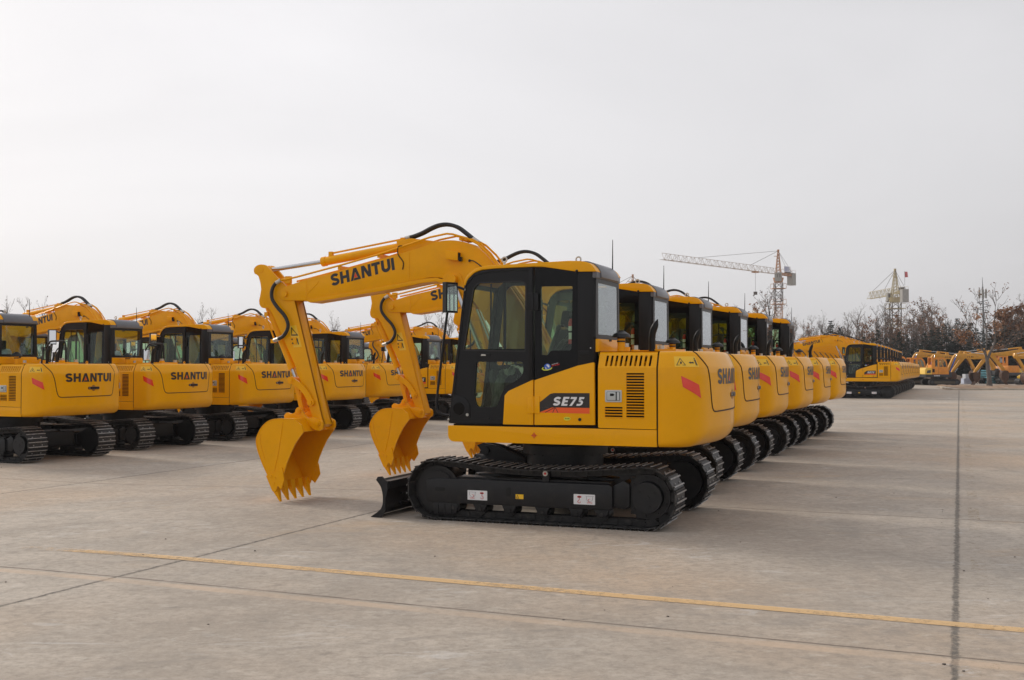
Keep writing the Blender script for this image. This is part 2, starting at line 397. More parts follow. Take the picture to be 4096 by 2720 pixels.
SHC = {'k': LBK, 'r': LRD}
def make_excavator():
    root = empty('excavator', label='x', cat='excavator')
    # ---------------- crawler undercarriage
    pth = []
    ri = .315
    cf, cr_ = Vector((1.17, .337)), Vector((-1.21, .337))
    pth += [(x, .022) for x in (-1.1, -.6, 0, .6, 1.05)]
    pth += [(cf.x+ri*math.cos(R(a)), cf.y+ri*math.sin(R(a))) for a in (-90, -60, -30, 0, 30, 60, 88)]
    pth += [(.85, .642), (.5, .605), (.1, .588), (-.1, .59), (-.5, .598), (-.9, .632)]
    pth += [(cr_.x+ri*math.cos(R(a)), cr_.y+ri*math.sin(R(a))) for a in (92, 120, 150, 180, 210, 240, 270)]
    loop = [Vector((p[0], p[1], 0)) for p in pth]; ll = spline(loop, 10, True)
    L = [0]
    for i in range(len(ll)): L.append(L[-1]+(ll[(i+1) % len(ll)]-ll[i]).length)
    NS = 44; tot = L[-1]
    def at(s):
        s %= tot; i = 0
        lo, hi = 0, len(ll)
        while hi-lo > 1:
            m = (lo+hi)//2
            if L[m] <= s: lo = m
            else: hi = m
        a, b = ll[lo % len(ll)], ll[(lo+1) % len(ll)]; t = (s-L[lo])/(L[lo+1]-L[lo]); return a.lerp(b, t)
    for sgn in (1, -1):
        ya, yb = .63, 1.08; yc = sgn*(ya+yb)/2
        tr = MB()
        for k in range(NS):
            s = tot*k/NS; p = at(s); d = (at(s+.02)-at(s-.02)).normalized(); n = Vector((d.y, -d.x, 0))
            M = Matrix(((d.x, 0, n.x), (0, 1, 0), (d.y, 0, n.y))).to_3x3()
            C = lambda a, y, h: Vector((p.x+d.x*a+n.x*h, y, p.y+d.y*a+n.y*h))
            pitch_ = tot/NS
            tr.box(C(0, yc, -.004), (pitch_*.90, .45, .010), PLT, M)
            tr.box(C(-pitch_*.47, yc, .002), (.02, .43, .012), TRK, M)
            for q, hh in ((-.31, .021), (.27, .019)):
                tr.box(C(q*pitch_, yc, .008), (.011, .45, hh), TRK, M)
                tr.box(C(q*pitch_, yc, .008+hh/2+.001), (.015, .446, .006), GRS, M)
            for yy in (-.055, .055):
                tr.box(C(0, yc+yy, -.045), (pitch_*.98, .03, .065), TRK, M)
            for yy in (-.10, .10):
                tr.cyl(C(.012, yc+yy, 0), C(.012, yc+yy, .012), .011, GRS, n=6)
            tr.cyl(C(pitch_*.5, yc-.08, -.045), C(pitch_*.5, yc+.08, -.045), .018, TRK, n=6)
        tr.build('crawler_track', root)
        yo = sgn*1.0; yi = sgn*.72
        fr = MB()
        fr.prism([(1.30,.20),(1.30,.43),(1.20,.455),(-.80,.455),(-.84,.43),(-.84,.21),(-.80,.185),(1.26,.185)], min(yo, yi), max(yo, yi), BLK, bev=.012)
        fr.prism([(1.26,.452),(1.15,.475),(-.78,.475),(-.80,.452)], min(yi, sgn*.93), max(yi, sgn*.93), BLK)
        fr.prism([(-.84,.22),(-.98,.20),(-1.02,.24),(-1.02,.46),(-.96,.50),(-.84,.44)], min(sgn*.74, sgn*.97), max(sgn*.74, sgn*.97), BLK, bev=.012)
        frame = fr.build('track_frame', root)
        for (a, b, lx, lz, rr) in ((.115, .016, 1.13, .335, 1), (.055, .075, .318, .335, 0)):
            sl = MB()
            pts = rpoly([(lx-a/2, lz-b/2-.012), (lx+a/2, lz-b/2-.012), (lx+a/2, lz+b/2+.012), (lx-a/2, lz+b/2+.012)], .03)
            sl.prism(pts, yo-.001*sgn if sgn < 0 else yo-.002, yo+.003 if sgn > 0 else yo+.002, DRK)
            sl.build('slot', frame)
        for lx in (.98, .66, .32, -.06, -.44, -.72):
            rl = MB()
            rl.cyl((lx, sgn*.75, .135), (lx, sgn*.96, .135), .068, BLK, n=14)
            rl.prism([(lx-.085, .19), (lx+.085, .19), (lx+.045, .10), (lx-.045, .10)], min(sgn*.955, sgn*.985), max(sgn*.955, sgn*.985), BLK, bev=.008)
            rl.cyl((lx, sgn*.985, .135), (lx, sgn*.995, .135), .022, TRK, n=8)
            rl.build('track_roller', root)
        if True:
            gd = MB(); gd.prism(rpoly([(1.22,.185),(.92,.185),(.94,.075),(1.0,.06),(1.16,.06),(1.22,.09)], .03), min(sgn*.93, sgn*.99), max(sgn*.93, sgn*.99), BLK, bev=.006)
            for q in (1.16, 1.08, 1.0): gd.box((q, sgn*.992, .12), (.012, .012, .1), BLK)
            gd.build('track_guard', frame)
        idl = MB()
        idl.cyl((cf.x, sgn*.74, cf.y), (cf.x, sgn*.97, cf.y), .255, BLK, n=28)
        idl.cyl((cf.x, sgn*.965, cf.y), (cf.x, sgn*.985, cf.y), .20, BLK, n=24)
        idl.build('idler_wheel', root)
        sp = MB()
        pr = []
        for k in range(21*2): 
            a = 2*math.pi*k/42; r_ = .285 if k % 2 else .245; pr.append((cr_.x+r_*math.cos(a), cr_.y+r_*math.sin(a)))
        sp.prism(pr, sgn*.84-.02, sgn*.84+.02, BLK)
        sp.cyl((cr_.x, sgn*.70, cr_.y), (cr_.x, sgn*.93, cr_.y), .235, BLK, n=30)
        sp.cyl((cr_.x, sgn*.93, cr_.y), (cr_.x, sgn*1.005, cr_.y), .165, BLK, n=28, r1=.158)
        sp.cyl((cr_.x, sgn*1.004, cr_.y), (cr_.x, sgn*1.01, cr_.y), .03, BLK, n=8)
        for k in range(9):
            a = 2*math.pi*k/9; sp.cyl((cr_.x+.2*math.cos(a), sgn*.93, cr_.y+.2*math.sin(a)), (cr_.x+.2*math.cos(a), sgn*.942, cr_.y+.2*math.sin(a)), .014, BLK, n=6)
        for a in (.6, 2.6, 4.4): sp.cyl((cr_.x+.1*math.cos(a), sgn*1.0, cr_.y+.1*math.sin(a)), (cr_.x+.1*math.cos(a), sgn*1.008, cr_.y+.1*math.sin(a)), .016, DRK, n=8)
        sp.build('sprocket_drive', root)
        cbk = MB()
        cbk.box((-.1, sgn*.97, .52), (.07, .03, .12), BLK, bev=.008)
        cbk.cyl((-.1, sgn*.98, .548), (-.1, sgn*1.0, .548), .028, FIT, n=14)
        cbk.cyl((-.1, sgn*1.0, .548), (-.1, sgn*1.004, .548), .014, RED, n=10)
        cbk.cyl((-.1, sgn*.75, .545), (-.1, sgn*.95, .545), .035, TRK, n=12)
        cbk.build('carrier_roller', root)
        if sgn > 0:
            y = yo+.004
            def lab(x0, x1, z0, z1, sel):
                lb = MB(); mp = lambda a, b, o=0: Vector((x0+(x1-x0)*a, y+o, z0+(z1-z0)*b))
                if sel == 'w':
                    lb.poly([mp(0,0), mp(1,0), mp(1,1), mp(0,1)], WYL)
                    t = [(.06,.12),(.44,.12),(.25,.88)]; q = [(.13,.22),(.37,.22),(.25,.68)]
                    for i in range(3):
                        j = (i+1) % 3; lb.poly([mp(*t[i], .002), mp(*t[j], .002), mp(*q[j], .002), mp(*q[i], .002)], LBK)
                else:
                    lb.poly([mp(a, b) for a, b in rpoly([(0,0),(1,0),(1,1),(0,1)], .04)], WHT)
                    f = (lambda a: a) if sel == 'a' else (lambda a: 1-a)
                    # hook symbol
                    P = lambda a, b: tuple(mp(f(a), b, .002))
                    def rib(pts, wd, m):
                        for qd in ribbon(pts, wd): lb.poly([P(*c) for c in qd], m)
                    lb.poly([P(a, b) for a, b in circ((.73, .74), .10, 14)], RED)
                    lb.poly([P(*p) for p in [(.70,.66),(.76,.66),(.76,.75),(.79,.75),(.73,.84),(.67,.75),(.70,.75)]], WHT)
                    rib([(.73,.6),(.74,.42)]+arc(.74, .27, .06, .14, 80, -180, 8), .03, RED)
                    rib([(.04,.82),(.44,.82)], .02, GRY)
                    rib([(.10,.8),(.11,.5),(.16,.36),(.3,.3),(.38,.45),(.40,.8)], .014, GRY)
                    rib(arc(.25, .42, .07, .14, 110, -120, 7), .025, RED)
                    rib([(.12,.14),(.25,.24),(.36,.14)], .025, RED); rib([(.12,.24),(.25,.15),(.38,.24)], .02, RED)
                lb.build('lifting_label' if sel != 'w' else 'warning_label', frame)
            lab(.797, .565, .232, .337, 'a'); lab(-.42, -.655, .238, .345, 'b'); lab(.235, .145, .265, .315, 'w')
    # centre frame, swing ring
    cfm = MB()
    for a in (1, -1):
        for b in (1, -1):
            cfm.prism([(a*.15, b*.15), (a*.42, b*.10), (a*.85, b*.66), (a*.78, b*.74), (a*.5, b*.74), (a*.10, b*.42)], .22, .50, BLK, axis='z', bev=.015)
    cfm.cyl((0, 0, .20), (0, 0, .56), .46, BLK, n=32)
    cfm.prism([(.3,.30),(.85,.28),(.95,.34),(.72,.60),(.45,.60),(.3,.56)], -.28, -.22, BLK, bev=.006)
    cfm.prism([(.3,.30),(.85,.28),(.95,.34),(.72,.60),(.45,.60),(.3,.56)], .22, .28, BLK, bev=.006)
    cfm.build('centre_frame', root)
    sw = MB(); sw.cyl((0,0,.55), (0,0,.70), .44, BLK, n=36); sw.cyl((0,0,.70), (0,0,.80), .49, BLK, n=36); sw.cyl((0,0,.80), (0,0,.90), .42, DRK, n=24)
    for k in range(24):
        a = 2*math.pi*k/24; sw.cyl((.47*math.cos(a), .47*math.sin(a), .69), (.47*math.cos(a), .47*math.sin(a), .705), .014, TRK, n=6)
    sw.build('swing_ring', root)
    # dozer blade
    bl = MB()
    prof = spline([(1.93,.005,0),(1.80,.10,0),(1.775,.22,0),(1.80,.34,0),(1.86,.42,0)], 5)
    pf = [(p.x, p.y) for p in prof]; bk = [(p[0]-.028, p[1]+.004) for p in pf]
    bl.prism([(2*1.83-p[0]+0, p[1]) if False else p for p in pf]+bk[::-1], -1.10, 1.10, BLK)
    bl.box((1.755, 0, .365), (.09, 2.16, .085), BLK, bev=.012)
    for z_ in (.13, .24): bl.box((1.745, 0, z_), (.05, 1.5, .03), BLK)
    for yy in (1.10, -1.12): bl.prism(pf+[(1.84,.455),(1.79,.46),(1.72,.40),(1.715,.33),(1.745,.20),(1.74,.08),(1.80,.0)], yy, yy+.022, BLK)
    blo = bl.build('dozer_blade', root)
    am = MB()
    for yy in (.34, -.40): am.prism([(1.78,.14),(1.78,.32),(1.2,.36),(.55,.40),(.55,.26),(1.2,.2)], yy, yy+.06, BLK, bev=.012)
    am.prism([(1.74,.16),(1.74,.30),(1.35,.32),(1.35,.2)], -.34, .34, BLK)
    am.build('blade_arm', root)
    bcy = MB(); bcy.cyl((.50,0,.53), (1.10,0,.60), .055, BLK, n=16); bcy.cyl((1.08,0,.597), (1.66,0,.36), .03, BLK, n=12)
    bcy.cyl((.48,.36,.46), (1.0,.36,.40), .022, CHR, n=12)
    bcy.prism([(.45,.5),(.95,.62),(1.06,.76),(.98,.79),(.80,.76),(.45,.62)], -.10, -.075, BLK); bcy.prism([(.45,.5),(.95,.62),(1.06,.76),(.98,.79),(.80,.76),(.45,.62)], .075, .10, BLK)
    bcy.cyl((.95,-.13,.70), (.95,.13,.70), .05, BLK, n=16)
    bcy.build('blade_cylinder', root)
    # ---------------- upper structure: deck skirt
    dk = MB()
    sec = rpoly([(-1.335,.868),(-1.335,1.042),(1.0,1.045),(1.0,.868)], [.006,.006,.012,.13], 6)
    dk.prism(sec, -1.08, 1.08, YEL, bev=.016, seg=3)
    deck = dk.build('deck_skirt', root)
    dk = MB(); dk.box((-.17, 0, 1.052), (2.24, 2.08, .02), DRK); dk.build('deck_gap_shade', deck)  # near-black slab: paints the shade in the open gap above the skirt
    tgt = MB(); y = 1.0835
    for q in ribbon(arc(0, 0, .018, .018, 0, 360, 14), .006): tgt.poly([(-.005+p[0], y, .957+p[1]) for p in q], RED)
    for a, b in ((.006,.07),(.07,.006)): tgt.poly([(-.005-a/2, y+.0008, .957-b/2), (-.005+a/2, y+.0008, .957-b/2), (-.005+a/2, y+.0008, .957+b/2), (-.005-a/2, y+.0008, .957+b/2)], RED)
    tgt.build('centre_mark', deck)
    # ---------------- counterweight
    cw = MB()
    zz = [ZB, .868, .875, .89, .91, .94, .97, 1.0, 1.035, 1.06, 1.10, 1.25, 1.45, 1.60, 1.67, 1.69, 1.75, 1.81, 1.822, 1.834, 1.843, 1.85]
    NU = 56; us = [i/NU for i in range(NU+1)]
    vs = [cw_pt(u, z) for z in zz for u in us]; n1 = NU+1
    fs = [(j*n1+i, (j+1)*n1+i, (j+1)*n1+i+1, j*n1+i+1) for j in range(len(zz)-1) for i in range(NU)]
    top = [((len(zz)-1)*n1)+i for i in range(n1)]; bot = list(range(n1))[::-1]
    cw.add(vs, fs+[tuple(top), tuple(bot), tuple([j*n1 for j in range(len(zz))]+[j*n1+NU for j in range(len(zz)-1, -1, -1)])], YEL)
    bmesh.ops.recalc_face_normals(cw.bm, faces=cw.bm.faces)
    cwo = cw.build('counterweight', root, ang=40)
    sm = MB(); zs = [ZB+.003+i*(1.846-ZB)/14 for i in range(15)]
    sm.tube([Vector((-1.343, cw_pt(0, z).y-.001, z)) for z in zs], .0045, SEA, n=5)
    sm.build('panel_seam', cwo); sm = MB()
    sm.tube([Vector((-1.343, -cw_pt(0, z).y+.001, z)) for z in zs], .0045, SEA, n=5)
    sm.build('panel_seam', cwo)
    # rear hatch
    yl = spline([(.94,1.846,0),(.82,1.72,0),(.75,1.58,0),(.715,1.42,0),(.69,1.31,0),(.66,1.25,0),(.60,1.222,0),(.4,1.222,0),(0,1.225,0),(-.4,1.225,0),(-.62,1.23,0),(-.68,1.26,0),(-.70,1.33,0),(-.73,1.5,0),(-.75,1.70,0),(-.72,1.80,0),(-.70,1.846,0)], 4)
    ht = MB()
    bnd = [(p.x, p.y) for p in yl]
    rows = [1.24, 1.30, 1.38, 1.46, 1.54, 1.62, 1.675, 1.70, 1.76, 1.81, 1.835, 1.845]
    def span(z):
        xs = []
        for i in range(len(bnd)-1):
            (a, za), (b, zb) = bnd[i], bnd[i+1]
            if (za-z)*(zb-z) <= 0 and za != zb: xs.append(a+(b-a)*(z-za)/(zb-za))
        return max(xs), min(xs)
    def hfn(a, b):
        k = b*(len(rows)-1); i = min(int(k), len(rows)-2); z = rows[i]+(rows[i+1]-rows[i])*(k-i)
        y0, y1 = span(z); return cw_y(y0+(y1-y0)*a, z, .004)
    ht.grid(30, 11, hfn, YEL)
    hto = ht.build('rear_hatch', root, ang=50)
    gr = MB(); gr.tube([cw_y(p.x, p.y, .0) for p in yl], .0085, SEA, n=5); gr.build('panel_seam', hto)
    lp = MB()   # light ledge below the hatch
    hl = MB(); hc = cw_y(-.13, 1.385, .0)
    for yy in (-.22, -.04): pass
    hl.cyl(cw_y(-.13, 1.385, .002), cw_y(-.13, 1.385, .007), .058, mat('handle_recess_shade', (.30,.115,.002), .5), n=20)  # raised disc in darker yellow: the shade of the handle recess, painted on
    hl.prism([(y_, z_) for y_, z_ in rpoly([(-.275,1.358),(.015,1.358),(.015,1.412),(-.275,1.412)], .027)], -1.912, -1.885, CBK, axis='x', bev=.006)
    hl.cyl((-1.918, -.02, 1.385), (-1.905, -.02, 1.385), .012, FIT, n=8)
    hl.build('handle', hto)
    lt = MB(); text(lt, 'SHANTUI', lambda a, b: cw_y(.53-1.165*a, 1.505+.165*b, .0068), SHC, gap=.085); lt.build('lettering', hto)
    for s2 in (1, -1):
        wl = MB(); warn_sign(wl, lambda a, b, o: cw_pt((.062+.095*a if s2 > 0 else .843+.095*a)-.006*b, 1.688+.108*b, .003+o)); wl.build('warning_label', cwo)
        rf = MB()
        if s2 > 0: Q = [(.084,1.597),(.155,1.505),(.166,1.365),(.090,1.485)]
        else: Q = [(1-p[0], p[1]) for p in [(.084,1.597),(.155,1.505),(.166,1.365),(.090,1.485)]]
        def rfn(a, b):
            p = [Q[3][k]*(1-a)*(1-b)+Q[2][k]*a*(1-b)+Q[1][k]*a*b+Q[0][k]*(1-a)*b for k in (0, 1)]
            return cw_pt(p[0], p[1], .0035)
        rf.grid(10, 4, rfn, REF); rf.build('reflector', cwo)
    # ---------------- engine bay door (left) + right body
    for s2 in (1, -1):
        e = MB()
        holes = []
        if s2 > 0:
            for k in range(16): z0 = 1.168+k*.0293; holes.append(rpoly([(-1.015, z0), (-1.205, z0), (-1.205, z0+.0165), (-1.015, z0+.0165)], .005, 2)); e.box((-1.11, 1.0825, z0-.003), (.19, .011, .006), YEL)
            for k in range(4): z0 = 1.168+k*.0293; holes.append(rpoly([(-.785, z0), (-.975, z0), (-.975, z0+.0165), (-.785, z0+.0165)], .005, 2)); e.box((-.88, 1.0825, z0-.003), (.19, .011, .006), YEL)
        else:
            for k in range(14): z0 = 1.2+k*.03; holes.append([(-1.0, z0), (-1.2, z0), (-1.2, z0+.013), (-1.0, z0+.013)])
        x0 = -.712
        e.plate(rpoly([(x0,1.052),(-1.332,1.048),(-1.332,1.68),(x0,1.68)], [.02,.008,0,0]), holes, lambda a, b, d: Vector((a, s2*(1.08-d), b)), .02, YEL)
        sh = []
        if s2 > 0:
            for k in range(10):
                xa = -.796-k*.0515; sh.append(rpoly([(xa+.012, 1.695), (xa-.012, 1.695), (xa-.021, 1.806), (xa+.003, 1.806)], .009, 2))
        e.plate([(x0,1.68),(-1.332,1.68),(-1.332,1.812),(x0,1.812)], sh, lambda a, b, d: Vector((a, s2*(1.08-d-lean(b)), b)), .02, YEL)
        for i in range(4):
            za, zb_ = 1.812+i*.0095, 1.812+(i+1)*.0095
            e.add([(x0, s2*(1.08-lean(za)), za), (-1.332, s2*(1.08-lean(za)), za), (-1.332, s2*(1.08-lean(zb_)), zb_), (x0, s2*(1.08-lean(zb_)), zb_)], [(0,1,2,3)], YEL)
        eo = e.build('engine_door', root, weld=True)
        if s2 > 0:
            la = MB(); y = 1.083
            la.prism(rpoly([(-.79,1.322),(-.968,1.322),(-.968,1.447),(-.79,1.447)], .012), y-.004, y+.006, SIL, bev=.003)
            la.prism(rpoly([(-.808,1.338),(-.952,1.338),(-.952,1.431),(-.808,1.431)], .01), y+.006, y+.0065, DRK)
            la.prism(rpoly([(-.812,1.342),(-.905,1.342),(-.905,1.427),(-.812,1.427)], .008), y+.006, y+.011, SIL, bev=.002)
            la.prism(rpoly([(-.918,1.342),(-.945,1.342),(-.945,1.427),(-.918,1.427)], .006), y+.006, y+.010, SIL)
            la.prism([(-.845,1.385),(-.88,1.385),(-.895,1.40),(-.88,1.412),(-.845,1.412)], y+.011, y+.0125, DRK)
            la.build('door_latch', eo)
    hb = MB(); hb.box((-1.02, 0, 1.42), (.60, 1.96, .74), DRK)
    hb.add([(-.70,1.0,1.8495),(-1.34,1.0,1.8495),(-1.34,-1.0,1.8495),(-.70,-1.0,1.8495)], [(0,1,2,3)], YEL)
    hb.add([(-.70,1.0,1.052),(-.70,1.0,1.8495),(-.70,-1.0,1.8495),(-.70,-1.0,1.052)], [(0,1,2,3)], DRK)
    for k in range(5): hb.box((-.80-.1*k, .985, 1.72), (.06, .012, .05), YEL)
    hb.build('engine_hood', root)
    rb = MB()
    sec = rpoly([(-.705,1.05),(-.705,1.85),(.18,1.85),(.32,1.62),(.34,1.36),(.98,1.32),(.98,1.05)], [0,0,.05,.03,.02,.05,.03])
    rb.prism(sec, -1.08, -.36, YEL, bev=.03, seg=3)
    rbo = rb.build('right_body', root)
    cp = MB(); cp.cyl((-.55,-.62,1.845), (-.55,-.62,1.92), .06, YEL, n=16); cp.cyl((-.55,-.62,1.92), (-.55,-.62,1.965), .045, FIT, n=12)
    cp.build('fuel_cap', rbo)
    cp = MB(); cp.cyl((-1.0,-.55,1.845), (-1.0,-.55,1.88), .05, YEL, n=16); cp.cyl((-1.0,-.55,1.88), (-1.0,-.55,1.935), .04, FIT, n=12); cp.build('coolant_cap', rbo)
    cp = MB(); cp.box((-1.2, 0, 1.866), (.3, .5, .03), YEL, bev=.008); cp.build('hood_cover', rbo)
    cp = MB(); cp.box((-.95,-.2,1.862), (.2,.3,.022), YEL, bev=.006); cp.build('hood_cover', rbo)
    cp = MB(); cp.torus((-1.12,-.72,1.875), .024, .008, YEL, 'x', 12, 5); cp.build('lifting_ring', rbo)
    # handrail + mirror on the right
    hr = MB(); y = -1.0
    hr.tube(spline([(.42,y,1.55),(.42,y,1.95),(.36,y,2.08),(.24,y,2.26),(.18,y,2.31),(.10,y,2.32),(-.14,y,2.32),(-.21,y,2.30),(-.245,y,2.22),(-.25,y,2.0),(-.25,y,1.84)], 4), .018, CBK, n=8)
    hr.build('handrail', root)
    mi = MB(); M_ = Matrix.Rotation(R(-12), 3, 'Z'); mi.box((.32, y-.03, 2.06), (.045, .18, .27), CBK, M_, bev=.015); mi.box(Vector((.32, y-.03, 2.06))+M_ @ Vector((-.025,0,0)), (.004, .155, .245), MIR, M_); mi.build('wing_mirror', root)
    # exhaust and precleaner
    ex = MB(); px_, py_ = -1.085, .235
    ex.tube([(px_,py_,1.84),(px_,py_,2.0),(px_-.004,py_,2.05),(px_-.018,py_,2.10),(px_-.040,py_,2.15),(px_-.065,py_,2.21)], .034, CBK, n=12, rs=[.037,.037,.038,.039,.034,.004])
    ex.cyl((px_,py_,1.84), (px_,py_,1.86), .05, CBK, n=12); ex.build('exhaust_pipe', root)
    pc = MB(); a, b = -.885, .79
    pc.cyl((a,b,1.84), (a,b,1.985), .042, ORY, n=16); pc.cyl((a,b,1.95), (a,b,1.965), .047, BLK, n=16); pc.cyl((a,b,1.985), (a,b,2.0), .045, BLK, n=16)
    pc.cyl((a,b,2.0), (a,b,2.035), .105, BLK, r1=.085, n=20); pc.cyl((a,b,2.035), (a,b,2.065), .085, BLK, r1=.035, n=20); pc.cyl((a,b,2.065), (a,b,2.075), .03, BLK, n=10)
    pc.build('air_precleaner', root)
    nn = MB(); nn.cyl((-1.02,.72,1.845), (-1.02,.72,1.87), .045, YEL, n=10); nn.cyl((-1.02,.72,1.87), (-1.02,.72,1.915), .03, FIT, n=10); nn.build('filler_neck', root)
    # ---------------- cab
    cab = empty('cab', parent=root)
    sh = MB()     # black shell: pillars and frames
    dp = rpoly([(.978,1.068),(.357,1.068),(.338,1.375),(.29,1.424),(.004,1.552),(.004,2.752),(.50,2.745),(.66,2.725),(.775,2.63),(.80,2.58)], [.01,0,.02,.02,0,0,.03,.1,.06,.0])
    uw = rpoly([(.815,1.868),(.097,1.855),(.088,2.605),(.645,2.60),(.70,2.54)], [.02,.02,.07,.06,.05])
    lw = rpoly([(.665,1.742),(.125,1.742),(.118,1.615),(.185,1.545),(.345,1.465),(.40,1.32),(.425,1.255),(.66,1.25),(.69,1.34)], [.03,.03,.05,.03,.07,.03,.03,.04,.04])
    Yp = lambda d0: (lambda a, b, d: Vector((a, d0-d, b)))
    sh.plate(dp, [uw, lw], Yp(1.075), .045, CBK)
    door = sh.build('door', cab)
    tm = MB()   # raised frame along the door edge + seals
    for hole, wd in ((uw, .016),):
        P = [(p[0], p[1]) for p in hole]; P = P+[P[0]]
        for q in ribbon(P, wd): tm.poly([(c[0], 1.0775, c[1]) for c in q], RUB)
    tm.prism(rpoly([(.058,1.56),(.012,1.545),(.012,2.74),(.058,2.74)], .006), 1.07, 1.088, CBK, bev=.005)
    tm.prism(rpoly([(.99,1.075),(.965,1.075),(.78,2.58),(.68,2.685),(.50,2.715),(.06,2.725),(.06,2.745),(.52,2.738),(.70,2.705),(.80,2.60)], 0), 1.07, 1.086, CBK, bev=.003)
    tm.build('door_frame', door)
    g = MB(); g.plate([(p[0], p[1]) for p in uw], [], Yp(1.062), .004, GLS); g.build('window_pane', door)
    g = MB(); g.plate([(p[0], p[1]) for p in lw], [], Yp(1.062), .004, GLS); g.build('window_pane', door)
    g = MB(); g.box((.50, 1.055, 2.23), (.018, .012, .72), CBK); g.box((.34, 1.055, 2.23), (.030, .012, .72), CBK); g.box((.45,1.055,1.865), (.7,.014,.03), CBK); g.build('window_slider_bar', door)
    g = MB(); g.prism(rpoly([(.63,1.80),(.50,1.80),(.50,1.832),(.63,1.832)], .012), 1.074, 1.082, CBK, bev=.004); g.prism([(.61,1.806),(.55,1.806),(.555,1.822),(.60,1.825)], 1.082, 1.0835, FIT); g.build('door_handle', door)
    g = MB(); g.prism(rpoly([(.968,1.10),(.735,1.10),(.735,1.28),(.80,1.36),(.90,1.375),(.955,1.36)], [.02,.04,.05,.05,.03,.03]), 1.07, 1.085, CBK, bev=.008); g.cyl((.865,1.085,1.228), (.865,1.088,1.228), .068, FRT, n=24); g.cyl((.865,1.084,1.228), (.865,1.0875,1.228), .074, CBK, n=24)
    g.cyl((.765,1.082,1.165), (.765,1.094,1.165), .016, FIT, n=10); g.box((.67,1.078,1.105), (.6,.012,.045), CBK, bev=.006); g.cyl((.52,1.08,1.118), (.52,1.094,1.118), .022, CBK, n=8); g.build('door_lock_housing', door)
    # rear quarter
    q = MB()
    qo = [(-.008,1.548),(-.488,1.703),(-.483,2.69),(-.13,2.748),(-.008,2.752)]
    qh = rpoly([(-.082,1.815),(-.155,1.81),(-.19,1.86),(-.42,1.86),(-.432,2.54),(-.078,2.545)], [.01,.02,.02,.03,.02,.02])
    q.plate(qo, [qh], Yp(1.070), .03, FRT); qto = q.build('quarter_glass_frame', cab)
    g = MB(); g.plate(qh, [], Yp(1.066), .004, GLS); g.build('window_pane', qto)
    gl = MB()   # sticker: blue globe with golden ring and phone number
    y = 1.0725; c0 = (-.152, 1.688)
    gl.poly([(c0[0]+a, y, c0[1]+b) for a, b in [(.037*math.cos(t*.3927), .034*math.sin(t*.3927)) for t in range(16)]], BLP)
    gl.poly([(c0[0]-.004+a, y+.0006, c0[1]+.006+b) for a, b in [(-.02,-.01),(-.004,-.015),(.006,.0),(.018,.012),(.004,.02),(-.014,.014)]], WHT)
    gl.poly([(c0[0]+a, y+.0006, c0[1]+b) for a, b in [(.01,-.026),(.026,-.016),(.024,-.004),(.012,-.012)]], WHT)
    for qd in ribbon([(-.045,-.006),(-.058,-.022),(-.04,-.034),(0,-.034),(.035,-.024),(.052,-.008)], .011): gl.poly([(c0[0]-p[0]+0, y+.0012, c0[1]+p[1]) for p in qd], GRN)
    text(gl, '400-618-1199', lambda a, b: Vector((-.200-.085*a, y, 1.690+.018*a+.015*b)), {'k': RED, 'r': RED}, gap=.12, slant=.2)
    text(gl, '400-618-1199', lambda a, b: Vector((-.200-.070*a, y, 1.708+.016*a+.008*b)), {'k': WHT, 'r': WHT}, gap=.12, slant=.2)
    gl.build('globe_sticker', cab)
    pl = MB()   # rear pillar
    pl.prism([(-.488,.93),(-.488,1.076),(-.60,1.076),(-.655,1.058),(-.678,1.02),(-.68,.95),(-.60,.93)], 1.70, 2.70, CBK, axis='z', bev=.004)
    plo = pl.build('rear_pillar', cab)
    g = MB(); g.prism(rpoly([(-.50,1.80),(-.615,1.80),(-.615,1.855),(-.50,1.855)], .014), 1.075, 1.082, CBK, bev=.004); g.box((-.56,1.083,1.828), (.07,.006,.022), DRK)
    g.sphere((-.632,1.08,1.885), .007, WHT, n=8); g.build('pillar_latch', plo)
    # yellow lower panels
    lo = MB()
    lo.prism([(.352,1.068),(.333,1.38),(.29,1.427),(.006,1.552),(.006,1.068)], 1.04, 1.084, YEL, bev=.006)
    lo.prism([(-.008,1.068),(-.008,1.545),(-.488,1.700),(-.66,1.735),(-.672,1.725),(-.678,1.08)], 1.04, 1.084, YEL, bev=.006)
    loo = lo.build('lower_panel', cab)
    hgm = MB()
    for a, b in ((.036, .075), (-.036, .045)): hgm.prism(rpoly([(a-.034,1.192),(a+.034,1.192),(a+.034,1.375),(a-.034,1.375)], .01), 1.08, 1.094, YEL, bev=.005)
    hgm.cyl((0,1.098,1.192), (0,1.098,1.375), .009, YEL, n=8)
    hgm.build('door_hinge', loo)
    hgm = MB()
    for a in (.034, -.030): hgm.prism(rpoly([(a-.027,2.285),(a+.027,2.285),(a+.027,2.475),(a-.027,2.475)], .01), 1.08, 1.094, CBK, bev=.005)
    hgm.cyl((.004,1.098,2.285), (.004,1.098,2.48), .009, CBK, n=8)
    hgm.build('door_hinge', door)
    dc = MB(); y = 1.0858
    dc.poly([(p[0], y, p[1]) for p in [(-.062,1.258),(-.062,1.305),(-.19,1.402),(-.23,1.410),(-.622,1.413),(-.622,1.2585)]], LBK)
    dc.poly([(p[0], y, p[1]) for p in [(-.062,1.202),(-.09,1.212),(-.21,1.257),(-.622,1.257),(-.622,1.198)]], ORG)
    dc.poly([(p[0], y, p[1]) for p in [(-.062,1.258),(-.205,1.2575),(-.062,1.2035)]], LBK)
    for p0, p1 in (((-.235,1.256),(-.13,1.203)), ((-.24,1.256),(-.215,1.203)), ((-.245,1.256),(-.275,1.203))):
        for qd in ribbon([p0, p1], .006): dc.poly([(p[0], y+.001, p[1]) for p in qd], LBK)
